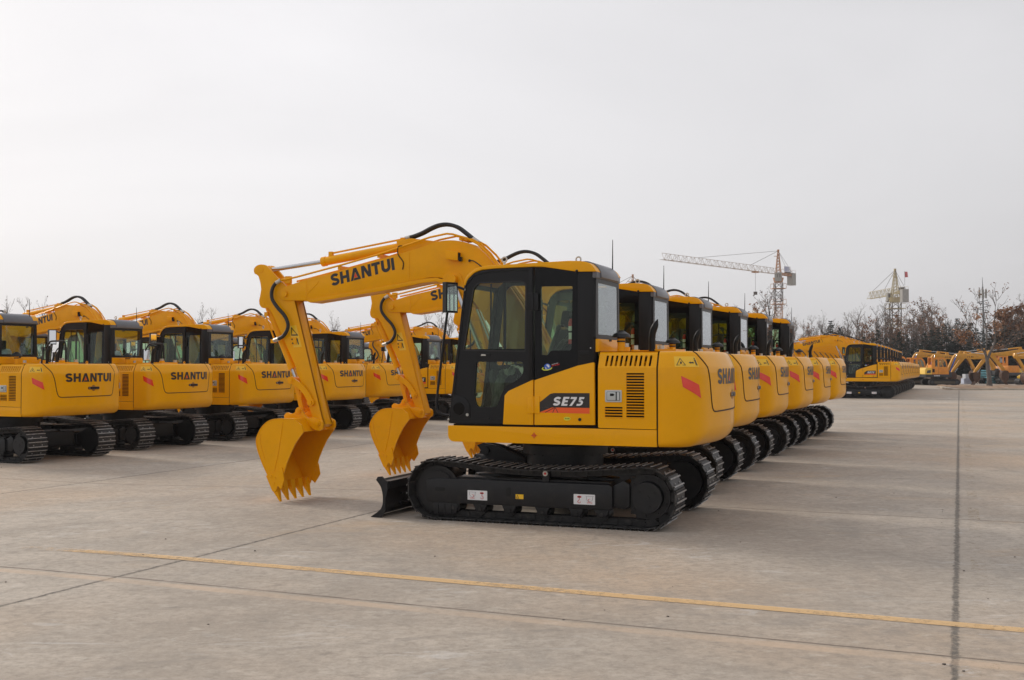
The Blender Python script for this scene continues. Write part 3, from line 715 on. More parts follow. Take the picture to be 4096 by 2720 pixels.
    dco = dc.build('model_badge', loo)
    lt = MB(); text(lt, 'SE75', lambda a, b: Vector((-.208-.335*a, y+.0015, 1.277+.094*b)), {'k': WHT, 'r': WHT}, gap=.16, slant=.28); lt.build('lettering', dco)
    dc = MB(); dc.poly([(-.375+.038*math.cos(t), 1.0858, 1.142+.020*math.sin(t)) for t in [k*.3927 for k in range(16)]], GRN)
    text(dc, '51-96', lambda a, b: Vector((-.352-.048*a, 1.0866, 1.136+.013*b)), {'k': BLK, 'r': BLK}, gap=.2); dc.build('oval_sticker', loo)
    dc = MB(); dc.cyl((-.515,1.08,1.135), (-.515,1.092,1.135), .017, BLK, n=10); dc.build('lock', loo)
    # rear wall
    rw = MB(); Xr = lambda x0: (lambda a, b, d: Vector((x0+d, a, b)))
    ro = rpoly([(.12,1.985),(1.06,1.985),(1.04,2.64),(.14,2.64)], [.03,.03,.05,.05])
    rh = rpoly([(.19,2.03),(1.005,2.03),(.985,2.575),(.205,2.575)], .03)
    rw.plate(ro, [rh], Xr(-.682), .03, CBK); rwo = rw.build('rear_wall', cab)
    g = MB(); g.plate(rh, [], Xr(-.678), .004, GLR); g.build('window_pane', rwo)
    g = MB(); g.prism(rpoly([(.13,1.845),(1.03,1.845),(1.03,1.982),(.14,1.982)], [0,0,.006,.04]), -.697, -.66, YEL, axis='x', bev=.004); g.box((-.700,.56,1.972), (.012,.07,.02), DRK); g.build('lower_rear_panel', rwo)
    rs = MB()   # right side frame
    so_ = [(.985,1.068),(-.66,1.068),(-.66,2.69),(.50,2.74),(.66,2.72),(.80,2.58)]
    s_h = rpoly([(.80,1.70),(-.55,1.80),(-.55,2.60),(.62,2.63),(.70,2.55)], .04)
    rs.plate(so_, [s_h], lambda a, b, d: Vector((a, .125+d, b)), .03, CBK); rso = rs.build('right_side_wall', cab)
    g = MB(); g.plate(s_h, [], lambda a, b, d: Vector((a, .135+d, b)), .004, GLS); g.build('window_pane', rso)
    fw = MB()   # front frame, leaning
    def Fx(a, b, d): t = (b-1.068)/(2.60-1.068); return Vector((.988+(.80-.988)*t-d, a, b))
    fh = rpoly([(.19,1.22),(1.01,1.22),(1.0,2.55),(.20,2.55)], .05)
    fw.plate(rpoly([(.12,1.068),(1.078,1.068),(1.075,2.60),(.13,2.60)], .02), [fh, ], Fx, .035, CBK); fwo = fw.build('front_frame', cab)
    g = MB(); g.plate(fh, [], lambda a, b, d: Fx(a, b, d+.01), .004, GLS); g.box((.905,.6,1.86), (.03,.84,.035), CBK); g.build('windscreen', fwo)
    g = MB(); g.tube([(.985,.35,1.25),(1.0,.42,1.55),(.93,.62,2.1)], .008, CBK, n=5); g.build('wiper', fwo)
    # roof
    rf = MB()
    prof = rpoly([(.805,2.575),(.785,2.665),(.69,2.745),(.585,2.782),(0,2.797),(-.39,2.807),(-.545,2.80),(-.63,2.775),(-.675,2.725),(-.70,2.685),(-.49,2.688),(-.11,2.752),(0,2.757),(.45,2.75),(.60,2.74),(.68,2.715),(.765,2.64),(.79,2.575)], [0,.04,.06,.06,0,0,.05,.05,0,0,.03,.03,0,0,0,.03,.05,0])
    rf.prism(prof, .105, 1.092, YEL, bev=.022, seg=3, ang=50)
    roof = rf.build('roof', cab, ang=45)
    g = MB()
    capp = rpoly([(-.40,2.70),(-.42,2.8125),(-.56,2.812),(-.655,2.775),(-.708,2.70),(-.712,2.63),(-.66,2.63)], [0,.01,.03,.06,.04,.01,0])
    g.prism(capp, .245, .935, GRY, bev=.012); g.prism([(-.55,2.62),(-.55,2.69),(-.695,2.692),(-.695,2.62)], .13, 1.06, GRY, bev=.01); g.build('roof_cap', roof)
    g = MB(); g.prism([(-.50,2.682),(-.47,2.682),(-.485,2.704)], 1.088, 1.096, CBK); g.sphere((-.485,1.088,2.695), .018, CBK, n=8); g.build('roof_bolt', roof)
    for (a, b) in ((-.35, .60), (.42, .86)):
        g = MB()
        g.torus((a, b, 2.865), .028, .009, FIT, 'y', 16, 6); g.cyl((a, b, 2.80), (a, b, 2.838), .014, FIT, n=8)
        g.build('lifting_eye', roof)
    an = MB(); an.sphere((-.645,.275,2.70), .03, CBK, n=10); an.tube([(-.645,.275,2.70),(-.65,.285,2.88),(-.655,.30,3.10)], .006, CBK, n=6, rs=[.009,.007,.004]); an.build('antenna', cab)
    # interior
    it = MB(); it.box((.15,.6,1.09), (1.6,.9,.03), INT)
    it.prism([(-.63,1.1),(-.63,1.80),(-.45,1.78),(-.40,1.1)], .16, 1.03, DRK); 
    it.prism([(.62,1.1),(.70,1.1),(.80,1.62),(.74,1.66)], .17, .42, INT, bev=.02)
    it.prism(rpoly([(-.25,1.12),(.25,1.12),(.28,1.52),(-.25,1.60)], .03), .80, 1.0, INT, bev=.015)
    it.prism(rpoly([(-.25,1.12),(.28,1.12),(.30,1.55),(-.25,1.62)], .03), .20, .40, INT, bev=.015)
    it.cyl((.22,1.005,1.35), (.22,1.01,1.35), .032, FIT, n=16); it.cyl((.22,1.01,1.35), (.22,1.013,1.35), .027, DRK, n=16)
    for yy in (.30, .90): it.tube([(.24,yy,1.55),(.27,yy,1.70),(.28,yy,1.76)], .016, CBK, n=6); it.sphere((.29,yy,1.79), .028, CBK, (1,1,1.6), 8)
    for yy in (.5, .62): it.tube([(.60,yy,1.10),(.56,yy,1.55),(.50,yy,1.88)], .010, CBK, n=6)
    it.box((.72,.28,1.86), (.05,.14,.11), CBK, bev=.01); it.build('cab_interior', cab)
    st = MB(); st.prism(rpoly([(-.18,1.38),(.24,1.38),(.28,1.53),(.20,1.56),(-.18,1.53)], .04), .44, .76, SEAT, bev=.03)
    st.prism(rpoly([(-.16,1.50),(-.02,1.53),(-.16,2.08),(-.26,2.10),(-.30,2.02)], .05), .45, .76, SEAT, bev=.03)
    st.prism(rpoly([(-.27,2.12),(-.17,2.12),(-.20,2.30),(-.28,2.30)], .03), .50, .71, SEAT, bev=.02); st.build('seat', cab)
    wr = MB()
    random.seed(3)
    def crum(pts, y0, y1, ny=5):
        P = spline([(p[0], p[1], 0) for p in pts], 4); vs = []; 
        for p in P:
            for j in range(ny+1): vs.append((p.x+random.uniform(-.014,.014), y0+(y1-y0)*j/ny, p.y+random.uniform(-.014,.014)))
        n = ny+1
        wr.add(vs, [(i*n+j, i*n+j+1, (i+1)*n+j+1, (i+1)*n+j) for i in range(len(P)-1) for j in range(ny)], PLA)
    crum([(.30,1.40),(.30,1.56),(.2,1.60),(0,1.60),(-.04,1.75),(-.14,2.08),(-.20,2.14),(-.33,2.08),(-.34,1.9)], .42, .79)
    crum([(-.12,1.80),(-.20,1.86),(-.30,1.98),(-.42,2.05)], .80, 1.0)
    crum([(.60,1.12),(.55,1.35),(.50,1.55),(.44,1.66),(.40,1.60)], .60, .90)
    crum([(.1,1.52),(.2,1.66),(.3,1.70),(.33,1.6)], .80, 1.0); wr.build('plastic_wrap', cab)
    bs = MB(); 
    bs.grid(10, 8, lambda a, b: Vector((.36+.34*a, .45+.55*b, 1.125+.10*math.sin(5*a+3*b)*math.cos(7*b)*.6+.10*(1-a)*b)), BLU); bs.build('floor_sheet', cab)
    fe = MB(); fe.cyl((-.385,.97,1.98), (-.385,.97,2.16), .030, WHT, n=12); fe.cyl((-.385,.97,2.16), (-.385,.97,2.20), .031, EXR, r1=.016, n=12); fe.cyl((-.385,.97,1.93), (-.385,.97,1.98), .031, EXR, n=12)
    fe.cyl((-.385,.97,2.05), (-.385,.97,2.07), .0315, DRK, n=12); fe.cyl((-.385,.97,2.12), (-.385,.97,2.165), .0312, EXR, n=12); fe.box((-.385,.97,2.215), (.05,.02,.03), CBK); fe.build('fire_extinguisher', cab)
    # front left mirror and guard bar
    m2 = MB(); M_ = Matrix.Rotation(R(-24), 3, 'Z'); m2.box((.925,1.19,2.44), (.06,.17,.33), CBK, M_, bev=.025); m2.box(Vector((.925,1.19,2.44))+M_ @ Vector((-.032,0,0)), (.004,.14,.29), MIR, M_)
    m2.tube(spline([(.80,1.075,2.53),(.86,1.10,2.55),(.91,1.13,2.545),(.93,1.14,2.47)], 4), .010, CBK, n=6); m2.sphere((.80,1.085,2.53), .016, FIT, n=8); m2.build('wing_mirror', root)
    gb = MB(); gb.tube(spline([(.80,1.09,2.53),(.87,1.12,2.555),(.935,1.13,2.50),(.985,1.13,2.28),(1.045,1.13,1.85),(1.105,1.13,1.38),(1.115,1.13,1.26),(1.10,1.125,1.20),(1.05,1.115,1.165),(.975,1.09,1.155)], 5), .014, CBK, n=8); gb.sphere((.985,1.092,1.155), .014, FIT, n=8)
    gb.sphere((.985,1.092,1.11), .014, FIT, n=8); gb.build('grab_bar', root)
    # ---------------- boom
    BY0, BY1 = -.24, .04
    bt = [(p.x, p.y) for p in spline([(.05,1.50,0),(.28,2.00,0),(.55,2.45,0),(.74,2.72,0),(.905,2.938,0),(1.05,3.079,0),(1.217,3.165,0),(1.417,3.205,0),(1.62,3.195,0),(1.80,3.14,0)], 4)]
    bb = [(p.x, p.y) for p in spline([(2.20,2.69,0),(1.80,2.752,0),(1.62,2.762,0),(1.47,2.725,0),(1.30,2.62,0),(1.10,2.42,0),(.85,2.05,0),(.55,1.56,0),(.36,1.28,0)], 4)]
    tip = [(3.094,2.849),(3.462,2.779),(3.611,2.738)]+[(p[0], p[1]) for p in arc(3.735, 2.612, .088, .088, 75, -95, 8)]+[(3.498,2.521),(3.44,2.52)]
    bmm = MB(); bmm.prism(bt+tip+bb+arc(.19, 1.36, .17, .17, -30, -200, 6), BY0+.02, BY1, ORY, bev=.008, ang=60)
    bmm.prism([(3.36,2.49),(2.20,2.635),(1.80,2.70),(1.62,2.712),(1.47,2.67),(1.30,2.57),(1.10,2.37),(1.10,2.40),(1.30,2.60),(1.47,2.72),(1.62,2.76),(1.80,2.75),(2.20,2.69),(3.44,2.522)], BY0+.005, BY1+.012, ORY, bev=.004)
    for yy in (BY1, BY0-.005): bmm.cyl((3.735, yy, 2.608), (3.735, yy+.025, 2.608), .036, ORY, n=16); bmm.cyl((1.38, yy, 2.73), (1.38, yy+.02, 2.73), .03, ORY, n=12)
    bmm.cyl((.15,-.32,1.36), (.15,.12,1.36), .07, ORY, n=16)
    boom = bmm.build('boom', root, ang=38)
    for pts in ([(3.42,2.53),(3.42,2.775)], [(3.41,2.60),(3.30,2.70),(3.24,2.76)], [(2.0,2.70),(1.98,2.80),(1.98,3.08)], [(1.0,2.32),(.86,2.48),(.80,2.72)]):
        wd = MB(); wd.tube([(x_, BY1, z_) for x_, z_ in pts], .005, ORY, n=5); wd.build('weld_seam', boom)
    wd = MB(); wd.prism(rpoly([(1.52,2.66),(1.30,2.50),(1.24,2.62),(1.30,2.80),(1.46,2.84),(1.54,2.76)], .04), BY1, BY1+.008, ORY)
    wd.build('doubler_plate', boom)
    lt = MB()
    P0, P1 = Vector((3.062, 2.688)), Vector((2.176, 2.872)); up = Vector((0.021, .150))
    text(lt, 'SHANTUI', lambda a, b: Vector((P0.x+(P1.x-P0.x)*a+up.x*b, BY1+.0025, P0.y+(P1.y-P0.y)*a+up.y*b)), SHC, gap=.085); lt.build('lettering', boom)
    lb = MB(); lb.prism([(1.46,3.075),(1.46,2.97),(1.30,2.945),(1.30,3.055)], BY1, BY1+.095, ORY, bev=.012); lb.prism([(1.302,3.045),(1.302,2.955),(1.297,2.955),(1.297,3.045)], BY1+.012, BY1+.083, DRK); lb.box((1.28,BY1+.05,2.965),(.03,.05,.05),CBK,bev=.01); lb.build('work_light', boom)
    lb = MB(); lb.tube(spline([(1.18,BY1+.012,2.95),(1.12,BY1+.015,2.94),(1.02,BY1+.01,2.87)], 4), .006, RUB, n=5); lb.sphere((1.18,BY1+.014,2.95), .018, RUB, n=6); lb.build('electric_cable', boom); lb = MB()
    lb.tube(spline([(2.07,BY1+.02,3.16),(2.12,BY1+.02,3.15),(2.13,BY1+.012,3.06),(2.06,BY1+.01,2.96),(2.07,BY1+.008,2.87)], 5), .007, SEA, n=5); lb.build('electric_cable', boom)
    # pipes on boom
    pp = MB()
    for k, yy in enumerate((BY1+.012, BY1-.045, BY0+.06, BY0+.0)):
        zo = .0 if k % 2 == 0 else .01
        if k in (0, 3):
            pts = [(3.737,yy,2.79),(3.55,yy,2.822),(2.95,yy,2.945),(2.398,yy,3.065),(1.924,yy,3.19),(1.70,yy,3.25),(1.479,yy,3.284),(1.40,yy,3.275),(1.22,yy,3.22),(1.08,yy,3.15),(.95,yy,3.03),(.84,yy,2.90),(.72,yy,2.74),(.50,yy,2.44),(.25,yy,1.98)]
        else:
            pts = [(1.30,yy,3.20),(1.17,yy,3.21),(1.06,yy,3.15),(.93,yy,3.03),(.82,yy,2.88),(.70,yy,2.72),(.48,yy,2.42),(.23,yy,1.96)]
        pp.tube(pts, .0125, ORY, n=7)
    for x_, z_ in ((2.398,3.05),(2.95,2.92),(1.30,3.22)): pp.box((x_, (BY0+BY1)/2, z_), (.035, .30, .045), ORY)
    pp.box((.80, (BY0+BY1)/2, 2.845), (.03, .34, .03), ORY, bev=.004); pp.cyl((.80, BY1+.05, 2.845), (.80, BY1+.02, 2.845), .022, ORY, n=8)
    pp.box((3.70,BY1-.02,2.79), (.07,.06,.09), ORY, bev=.006); pp.build('hydraulic_pipe', boom)
    hs = MB()
    for yy in (-.135, -.085): hs.tube(spline([(2.05,yy,3.275),(1.98,yy,3.29),(1.872,yy,3.325),(1.76,yy,3.375),(1.65,yy,3.41),(1.53,yy,3.415),(1.40,yy,3.375),(1.28,yy,3.29),(1.176,yy,3.205),(1.13,yy,3.175)], 5), .024, RUB, n=8)
    for yy in (-.135, -.085): hs.cyl((1.20,yy,3.225), (1.13,yy,3.175), .027, FIT, n=10); hs.cyl((2.10,yy,3.265), (2.03,yy,3.28), .026, FIT, n=10)
    hs.build('boom_hose', boom)
    # arm cylinder
    ac = MB(); ac.cyl((2.08,-.10,3.175), (3.26,-.10,3.018), .055, ORY, n=20); ac.cyl((3.22,-.10,3.023), (3.275,-.10,3.016), .062, ORY, n=20)
    ac.tube([(3.155,-.10,3.118),(3.10,-.10,3.126),(2.133,-.10,3.262),(2.07,-.10,3.268)], .013, ORY, n=6); ac.box((3.15,-.10,3.10), (.05,.05,.08), ORY, bev=.006); ac.box((2.12,-.10,3.25), (.06,.10,.05), ORY, bev=.006)
    ac.cyl((3.25,-.10,3.02), (4.02,-.10,2.938), .028, CHR, n=14); ac.cyl((4.06,-.15,2.935), (4.06,-.05,2.935), .05, ORY, n=14)
    ac.prism([(2.18,3.235),(1.98,3.255),(1.60,3.20),(1.80,3.10),(2.16,3.05)], -.20, .0, ORY, bev=.006); ac.build('arm_cylinder', root)
    for yy in (-.36, .085):
        bc = MB(); bc.cyl((.62,yy,1.08), (1.02,yy,1.86), .052, ORY, n=16); bc.cyl((1.0,yy,1.83), (1.38,yy,2.71), .028, CHR, n=12); bc.cyl((1.38,yy-.04,2.73), (1.38,yy+.04,2.73), .05, ORY, n=14); bc.build('boom_cylinder', root)
    # ---------------- arm
    ar = MB()
    apts = [(3.608,2.516),(3.207,1.047),(3.17,.955)]+arc(3.232, .985, .065, .065, 210, 330, 4)+[(3.34,1.05),(3.415,1.25),(3.606,1.72),(3.94,2.37)]
    apts += [(p.x, p.y) for p in spline([(4.001,2.442,0),(4.068,2.435,0),(4.116,2.461,0),(4.136,2.535,0),(4.105,2.68,0),(4.147,2.848,0),(4.206,2.883,0),(4.216,2.949,0),(4.158,2.993,0),(4.071,2.997,0),(4.004,2.959,0),(3.889,2.841,0),(3.775,2.75,0)], 2)]
    apts += [(3.67,2.65),(3.62,2.58)]
    ar.prism([(3.608,2.516),(3.207,1.047),(3.17,.955)]+arc(3.232, .985, .065, .065, 210, 330, 4)+[(3.34,1.05),(3.415,1.25),(3.606,1.72),(3.94,2.37),(4.0,2.442),(3.95,2.60),(3.80,2.72),(3.66,2.66)], -.20, .02, ORY, bev=.006)
    for y0, y1 in ((-.205, -.165), (-.015, .024)): ar.prism(apts, y0, y1, ORY, bev=.003, ang=50)
    ar.cyl((4.109,-.21,2.929), (4.109,.03,2.929), .035, ORY, n=14); ar.cyl((4.072,-.21,2.492), (4.072,.028,2.492), .026, ORY, n=14)
    ar.box((3.61,.03,2.01), (.07,.02,.09), ORY, bev=.006); ar.cyl((3.63,.035,2.03), (3.63,.045,2.03), .011, SEA, n=6); ar.cyl((3.62,.035,1.98), (3.62,.045,1.98), .011, SEA, n=6)
    arm = ar.build('arm', root, ang=38)
    wl = MB(); A0, A1 = Vector((3.70, 2.20)), Vector((3.615, 1.925))
    dn = (A1-A0); sd = Vector((-.12, .01))
    def amap(a, b, o): q = A0+dn*(1-b)+sd*a; return Vector((q.x, .026+o, q.y))
    wl.grid(2, 2, lambda a, b: amap(a, b, 0), WYL)
    for t, q in (([(.1,.55),(.95,.52),(.35,.95)], [(.2,.6),(.78,.58),(.38,.85)]),):
        for i in range(3):
            j = (i+1) % 3; wl.poly([amap(*t[i], .002), amap(*t[j], .002), amap(*q[j], .002), amap(*q[i], .002)], LBK)
    wl.poly([amap(*p, .002) for p in [(.62,.12),(.74,.12),(.76,.40),(.60,.40)]], LBK); wl.poly([amap(*p, .002) for p in [(.2,.2),(.5,.2),(.5,.28),(.2,.28)]], LBK)
    wl.build('warning_label', arm)
    hs = MB(); hp = spline([(3.79,.06,2.785),(3.86,.075,2.74),(3.905,.08,2.66),(3.90,.085,2.55),(3.82,.09,2.44),(3.72,.09,2.34),(3.665,.09,2.24),(3.67,.085,2.16),(3.73,.075,2.08),(3.80,.06,2.045),(3.90,.03,2.02)], 6)
    hs.tube(hp, .024, RUB, n=8); hs.cyl(hp[0], hp[5], .027, FIT, n=10); hs.cyl(hp[-6], hp[-1], .027, FIT, n=10); hs.box((3.93,.0,2.01), (.05,.06,.05), ORY, bev=.008)
    hs.tube([(3.79,.06,2.785),(3.74,.04,2.795)], .018, ORY, n=6); hs.build('arm_hose', arm)
    # bucket cylinder in front of arm
    bc = MB(); bc.cyl((4.065,-.09,2.46), (3.72,-.09,1.70), .048, ORY, n=18); bc.cyl((3.735,-.09,1.72), (3.70,-.09,1.655), .056, ORY, n=18); bc.cyl((3.71,-.09,1.67), (3.645,-.09,1.53), .027, CHR, n=12)
    bc.tube([(4.075,-.02,2.36),(3.925,-.02,2.02)], .011, ORY, n=6); bc.box((4.055,-.04,2.36), (.05,.06,.05), ORY, bev=.006); bc.cyl((3.63,-.20,1.51), (3.63,.02,1.51), .042, ORY, n=14); bc.build('bucket_cylinder', root)
    lk = MB()
    cp_ = [(p.x, p.y) for p in spline([(3.63,1.51,0),(3.52,1.45,0),(3.42,1.36,0),(3.345,1.24,0)], 4)]
    for yy in (.028, -.245):
        for qd in ribbon(cp_, .075): lk.prism(qd, yy, yy+.035, ORY)
        for c in ((3.63,1.51), (3.345,1.235)): lk.cyl((c[0],yy-.004,c[1]), (c[0],yy+.040,c[1]), .048, ORY, n=16); lk.cyl((c[0],yy-.02,c[1]), (c[0],yy+.058,c[1]), .026, ORY, n=12)
    for yy in (-.16, -.06): 
        lk.prism([(3.665,1.52),(3.60,1.50),(3.49,1.12),(3.55,1.10)], yy, yy+.035, ORY, bev=.006)
    lk.prism([(3.62,1.44),(3.58,1.43),(3.51,1.17),(3.55,1.16)], -.13, -.03, ORY); lk.box((3.56,-.08,1.32),(.05,.10,.10),ORY)
    lk.build('bucket_link', root)
    # ---------------- bucket
    bk_ = MB()
    outer = [(p.x, p.y) for p in spline([(3.45,1.035,0),(3.635,1.035,0),(3.80,1.009,0),(3.92,.915,0),(3.982,.79,0),(3.973,.654,0),(3.905,.48,0),(3.827,.334,0),(3.745,.15,0)], 4)]
    t_ = .022; inn = []
    for i, p in enumerate(outer):
        a = Vector(outer[max(0, i-1)]); b = Vector(outer[min(len(outer)-1, i+1)]); d = (b-a).normalized(); inn.append((p[0]-d.y*(-t_)*-1, p[1]+d.x*(-t_)*1)) 
    W0, W1 = -.475, .275
    bk_.prism(outer+inn[::-1], W0, W1, ORY, ang=70)
    side = outer+[(3.70,.15),(3.625,.28),(3.575,.38),(3.54,.49),(3.485,.61),(3.42,.73),(3.36,.81),(3.31,.87),(3.33,.96)]
    for y0 in (W0-.018, W1): bk_.prism(side, y0, y0+.018, ORY)
    bk_.prism([(3.315,.877),(3.335,.872),(3.47,1.02),(3.47,1.04),(3.43,1.036)], W0, W1, ORY)
    for yy in (.03, -.27):
        bk_.prism(rpoly([(3.17,1.0),(3.165,.90),(3.22,.875),(3.30,.895),(3.42,.985),(3.60,1.0),(3.70,1.0),(3.74,1.055),(3.69,1.11),(3.63,1.085),(3.57,1.10),(3.55,1.17),(3.49,1.175),(3.45,1.10),(3.38,1.03),(3.30,1.05)], .03, 3), yy, yy+.035, ORY, bev=.004)
        for c in ((3.237,.975), (3.515,1.125)): bk_.cyl((c[0],yy-.015,c[1]), (c[0],yy+.055,c[1]), .038, ORY, n=14); bk_.cyl((c[0],yy-.03,c[1]), (c[0],yy+.068,c[1]), .022, ORY, n=10)
    bk_.cyl((3.237,-.24,.975), (3.237,.04,.975), .055, ORY, n=18)
    bkt = bk_.build('bucket', root, ang=40)
    for pts in ([(3.60,W1+.019,.99),(3.66,W1+.019,.62),(3.72,W1+.019,.38)], [(3.94,W1+.019,.86),(3.92,W1+.019,.70),(3.86,W1+.019,.52)], [(p_[0]-.004, W1+.02, p_[1]) for p_ in outer]):
        bk_ = MB(); bk_.tube(pts, .005, ORY, n=5); bk_.build('weld_seam', bkt)
    bk_ = MB()   # lip and side cutters
    bk_.prism([(3.845,.32),(3.828,.32),(3.725,.135),(3.748,.125)], W0-.018, W1+.018, ORY)
    for y0 in (W0-.036, W1+.016): 
        tx = 3.535 if y0 < 0 else 3.570
        bk_.prism([(3.815,.34),(3.70,.36),(tx+.035,.43),(tx+.022,.395),(tx,.275),(3.61,.16),(3.66,.20),(3.70,.12),(3.74,.15)], y0, y0+.02, ORY)
        for c in ((3.70,.30),(3.755,.315),(3.72,.23)): bk_.cyl((c[0],y0-.008,c[1]), (c[0],y0+.028,c[1]), .015, ORY, n=8)
    bk_.build('cutting_edge', bkt)
    for k in range(5):
        yy = W0+.025+(W1-W0-.05)*k/4
        tb = MB(); c = [Vector((3.75,.16)), Vector((3.66,.17)), Vector((3.675,.11)), Vector((3.745,.09))]
        vs = []
        for wdt, pts in ((.046, [(3.785,.225),(3.700,.245)]), (.046, [(3.765,.165),(3.690,.18)]), (.014, [(3.662,.0),(3.646,.0)])):
            for sx in (1, -1): vs += [Vector((p[0], yy+sx*wdt, p[1])) for p in pts]
        fs = []
        for a in (0, 4): fs += [(a, a+1, a+5, a+4), (a+2, a+6, a+7, a+3), (a, a+4, a+6, a+2), (a+1, a+3, a+7, a+5)]
        fs += [(0,2,3,1), (8,9,11,10)]
        tb.add(vs, fs, ORY); bmesh.ops.recalc_face_normals(tb.bm, faces=tb.bm.faces); tb.build('bucket_tooth', bkt)
    return root

# ================================================================== GROUND
def concrete_mat():
    m = bpy.data.materials.new('yard_concrete'); m.use_nodes = True; t = m.node_tree; b = t.nodes['Principled BSDF']
    L = t.links.new
    geo = N(t, 'ShaderNodeNewGeometry'); sp = N(t, 'ShaderNodeSeparateXYZ'); L(geo.outputs['Position'], sp.inputs[0])
    def M(op, a, b_=None, c=None, clamp=False):
        n = N(t, 'ShaderNodeMath', operation=op); n.use_clamp = clamp
        for i, v in enumerate((a, b_, c)):
            if v is None: continue
            if isinstance(v, (int, float)): n.inputs[i].default_value = v
            else: L(v, n.inputs[i])
        return n.outputs[0]
    def noise(scale, detail=5, rough=.6, vec=None, dist=0):
        n = N(t, 'ShaderNodeTexNoise'); n.inputs['Scale'].default_value = scale; n.inputs['Detail'].default_value = detail
        n.inputs['Roughness'].default_value = rough; n.inputs['Distortion'].default_value = dist
        L(vec or geo.outputs['Position'], n.inputs['Vector']); return n.outputs['Fac']
    def mix(f, a, c, mode='MIX'):
        n = N(t, 'ShaderNodeMixRGB', blend_type=mode)
        for i, v in ((0, f), (1, a), (2, c)):
            if isinstance(v, (int, float)): n.inputs[i].default_value = v
            elif isinstance(v, tuple): n.inputs[i].default_value = (*v, 1)
            else: L(v, n.inputs[i])
        return n.outputs[0]
    def mrange(x, a, c, d=0., e=1.):
        n = N(t, 'ShaderNodeMapRange'); L(x, n.inputs[0])
        for i, v in enumerate((a, c, d, e)): n.inputs[i+1].default_value = v
        return n.outputs[0]
    au, av = R(23.1), R(21.9)
    u = M('ADD', M('MULTIPLY', sp.outputs[0], math.sin(au)), M('MULTIPLY', sp.outputs[1], math.cos(au)))
    v = M('SUBTRACT', M('MULTIPLY', sp.outputs[0], math.cos(av)), M('MULTIPLY', sp.outputs[1], math.sin(av)))
    def rot(sx, sy, ang):
        mp = N(t, 'ShaderNodeMapping'); mp.inputs['Rotation'].default_value = (0, 0, ang); mp.inputs['Scale'].default_value = (sx, sy, 1)
        L(geo.outputs['Position'], mp.inputs[0]); return mp.outputs[0]
    base = mix(mrange(noise(.28, 6, .62), .36, .64), (.39, .325, .265), (.56, .49, .415))
    base = mix(mrange(noise(1.1, 8, .72, dist=.8), .38, .66, 0, .70), base, (.30, .262, .222))
    base = mix(mrange(noise(.16, 4, .5), .50, .64, 0, .6), base, (.55, .39, .26))
    # slab tint
    iu = M('FLOOR', M('DIVIDE', M('SUBTRACT', u, 7.06), 6.24)); iv = M('FLOOR', M('DIVIDE', M('SUBTRACT', v, -.035), 6.29))
    cv = N(t, 'ShaderNodeCombineXYZ'); L(iu, cv.inputs[0]); L(iv, cv.inputs[1])
    wn = N(t, 'ShaderNodeTexWhiteNoise'); L(cv.outputs[0], wn.inputs['Vector'])
    base = mix(mrange(wn.outputs['Value'], 0, 1, .0, .30), base, (.355, .32, .28))
    base = mix(mrange(wn.outputs['Value'], .72, 1, 0, .35), base, (.50, .385, .28))
    # fine speckle, brushed streaks, pale scuffs
    base = mix(mrange(noise(13, 10, .82), .44, .62, 0, .62), base, (.25, .212, .172))
    base = mix(mrange(noise(4.5, 9, .80, rot(.9, 1.3, R(22))), .54, .66, 0, .5), base, (.59, .53, .455))
    base = mix(mrange(noise(6.5, 9, .80, rot(.9, 1.25, R(-18))), .54, .64, 0, .6), base, (.225, .195, .165))
    base = mix(mrange(noise(1.9, 6, .7, rot(1, .28, R(-22))), .56, .68, 0, .4), base, (.27, .245, .215))
    sc = M('MULTIPLY', mrange(noise(.55, 3, .5), .50, .62), mrange(noise(2.2, 7, .75, rot(.6, 1.7, R(25)), 1.8), .56, .62))
    base = mix(M('MULTIPLY', sc, .5), base, (.60, .58, .56))
    # rust-tan stains
    base = mix(mrange(noise(.5, 5, .65, rot(.8, 1.6, R(23))), .60, .78, 0, .6), base, (.47, .33, .20))
    # dark oil specks
    vo = N(t, 'ShaderNodeTexVoronoi'); vo.inputs['Scale'].default_value = 1.7; L(geo.outputs['Position'], vo.inputs['Vector'])
    spk = M('LESS_THAN', vo.outputs['Distance'], mrange(noise(30, 2), .4, .7, .012, .035))
    base = mix(M('MULTIPLY', spk, .35), base, (.12, .10, .08))
    # joints
    wob = M('MULTIPLY', M('SUBTRACT', noise(9, 5, .75), .5), .075)
    def joint(c, per, off, w0, w1, wb=1.0):
        x = M('ADD', c, M('MULTIPLY', wob, wb))
        d = M('ABSOLUTE', M('SUBTRACT', M('MODULO', M('ADD', M('SUBTRACT', x, off), per*100.5), per), per/2))
        n = N(t, 'ShaderNodeMapRange'); L(d, n.inputs[0]); n.inputs[1].default_value = w0; n.inputs[2].default_value = w1; n.inputs[3].default_value = 1; n.inputs[4].default_value = 0
        return n.outputs[0]
    ju = joint(u, 6.24, 7.06, .009, .020, .25)
    jv = joint(v, 6.29, -.035, .012, .028)
    base = mix(M('MULTIPLY', jv, mrange(noise(16, 5, .85), .36, .54, .25, 1)), base, (.115, .10, .085))
    base = mix(M('MULTIPLY', joint(v, 6.29, -.035, .008, .055, 2.6), .20), base, (.20, .18, .15))
    base = mix(M('MULTIPLY', ju, mrange(noise(3, 3, .6), .3, .6, .45, 1)), base, (.15, .12, .095))
    band = N(t, 'ShaderNodeMapRange')
    # pale band beside the nearest joint (patched concrete)
    d = M('ABSOLUTE', M('SUBTRACT', M('ADD', u, M('MULTIPLY', wob, .5)), 6.94))
    base = mix(M('MULTIPLY', mrange(d, .05, .08, .5, 0), mrange(noise(1.5, 4), .3, .6, .3, 1)), base, (.60, .44, .31))
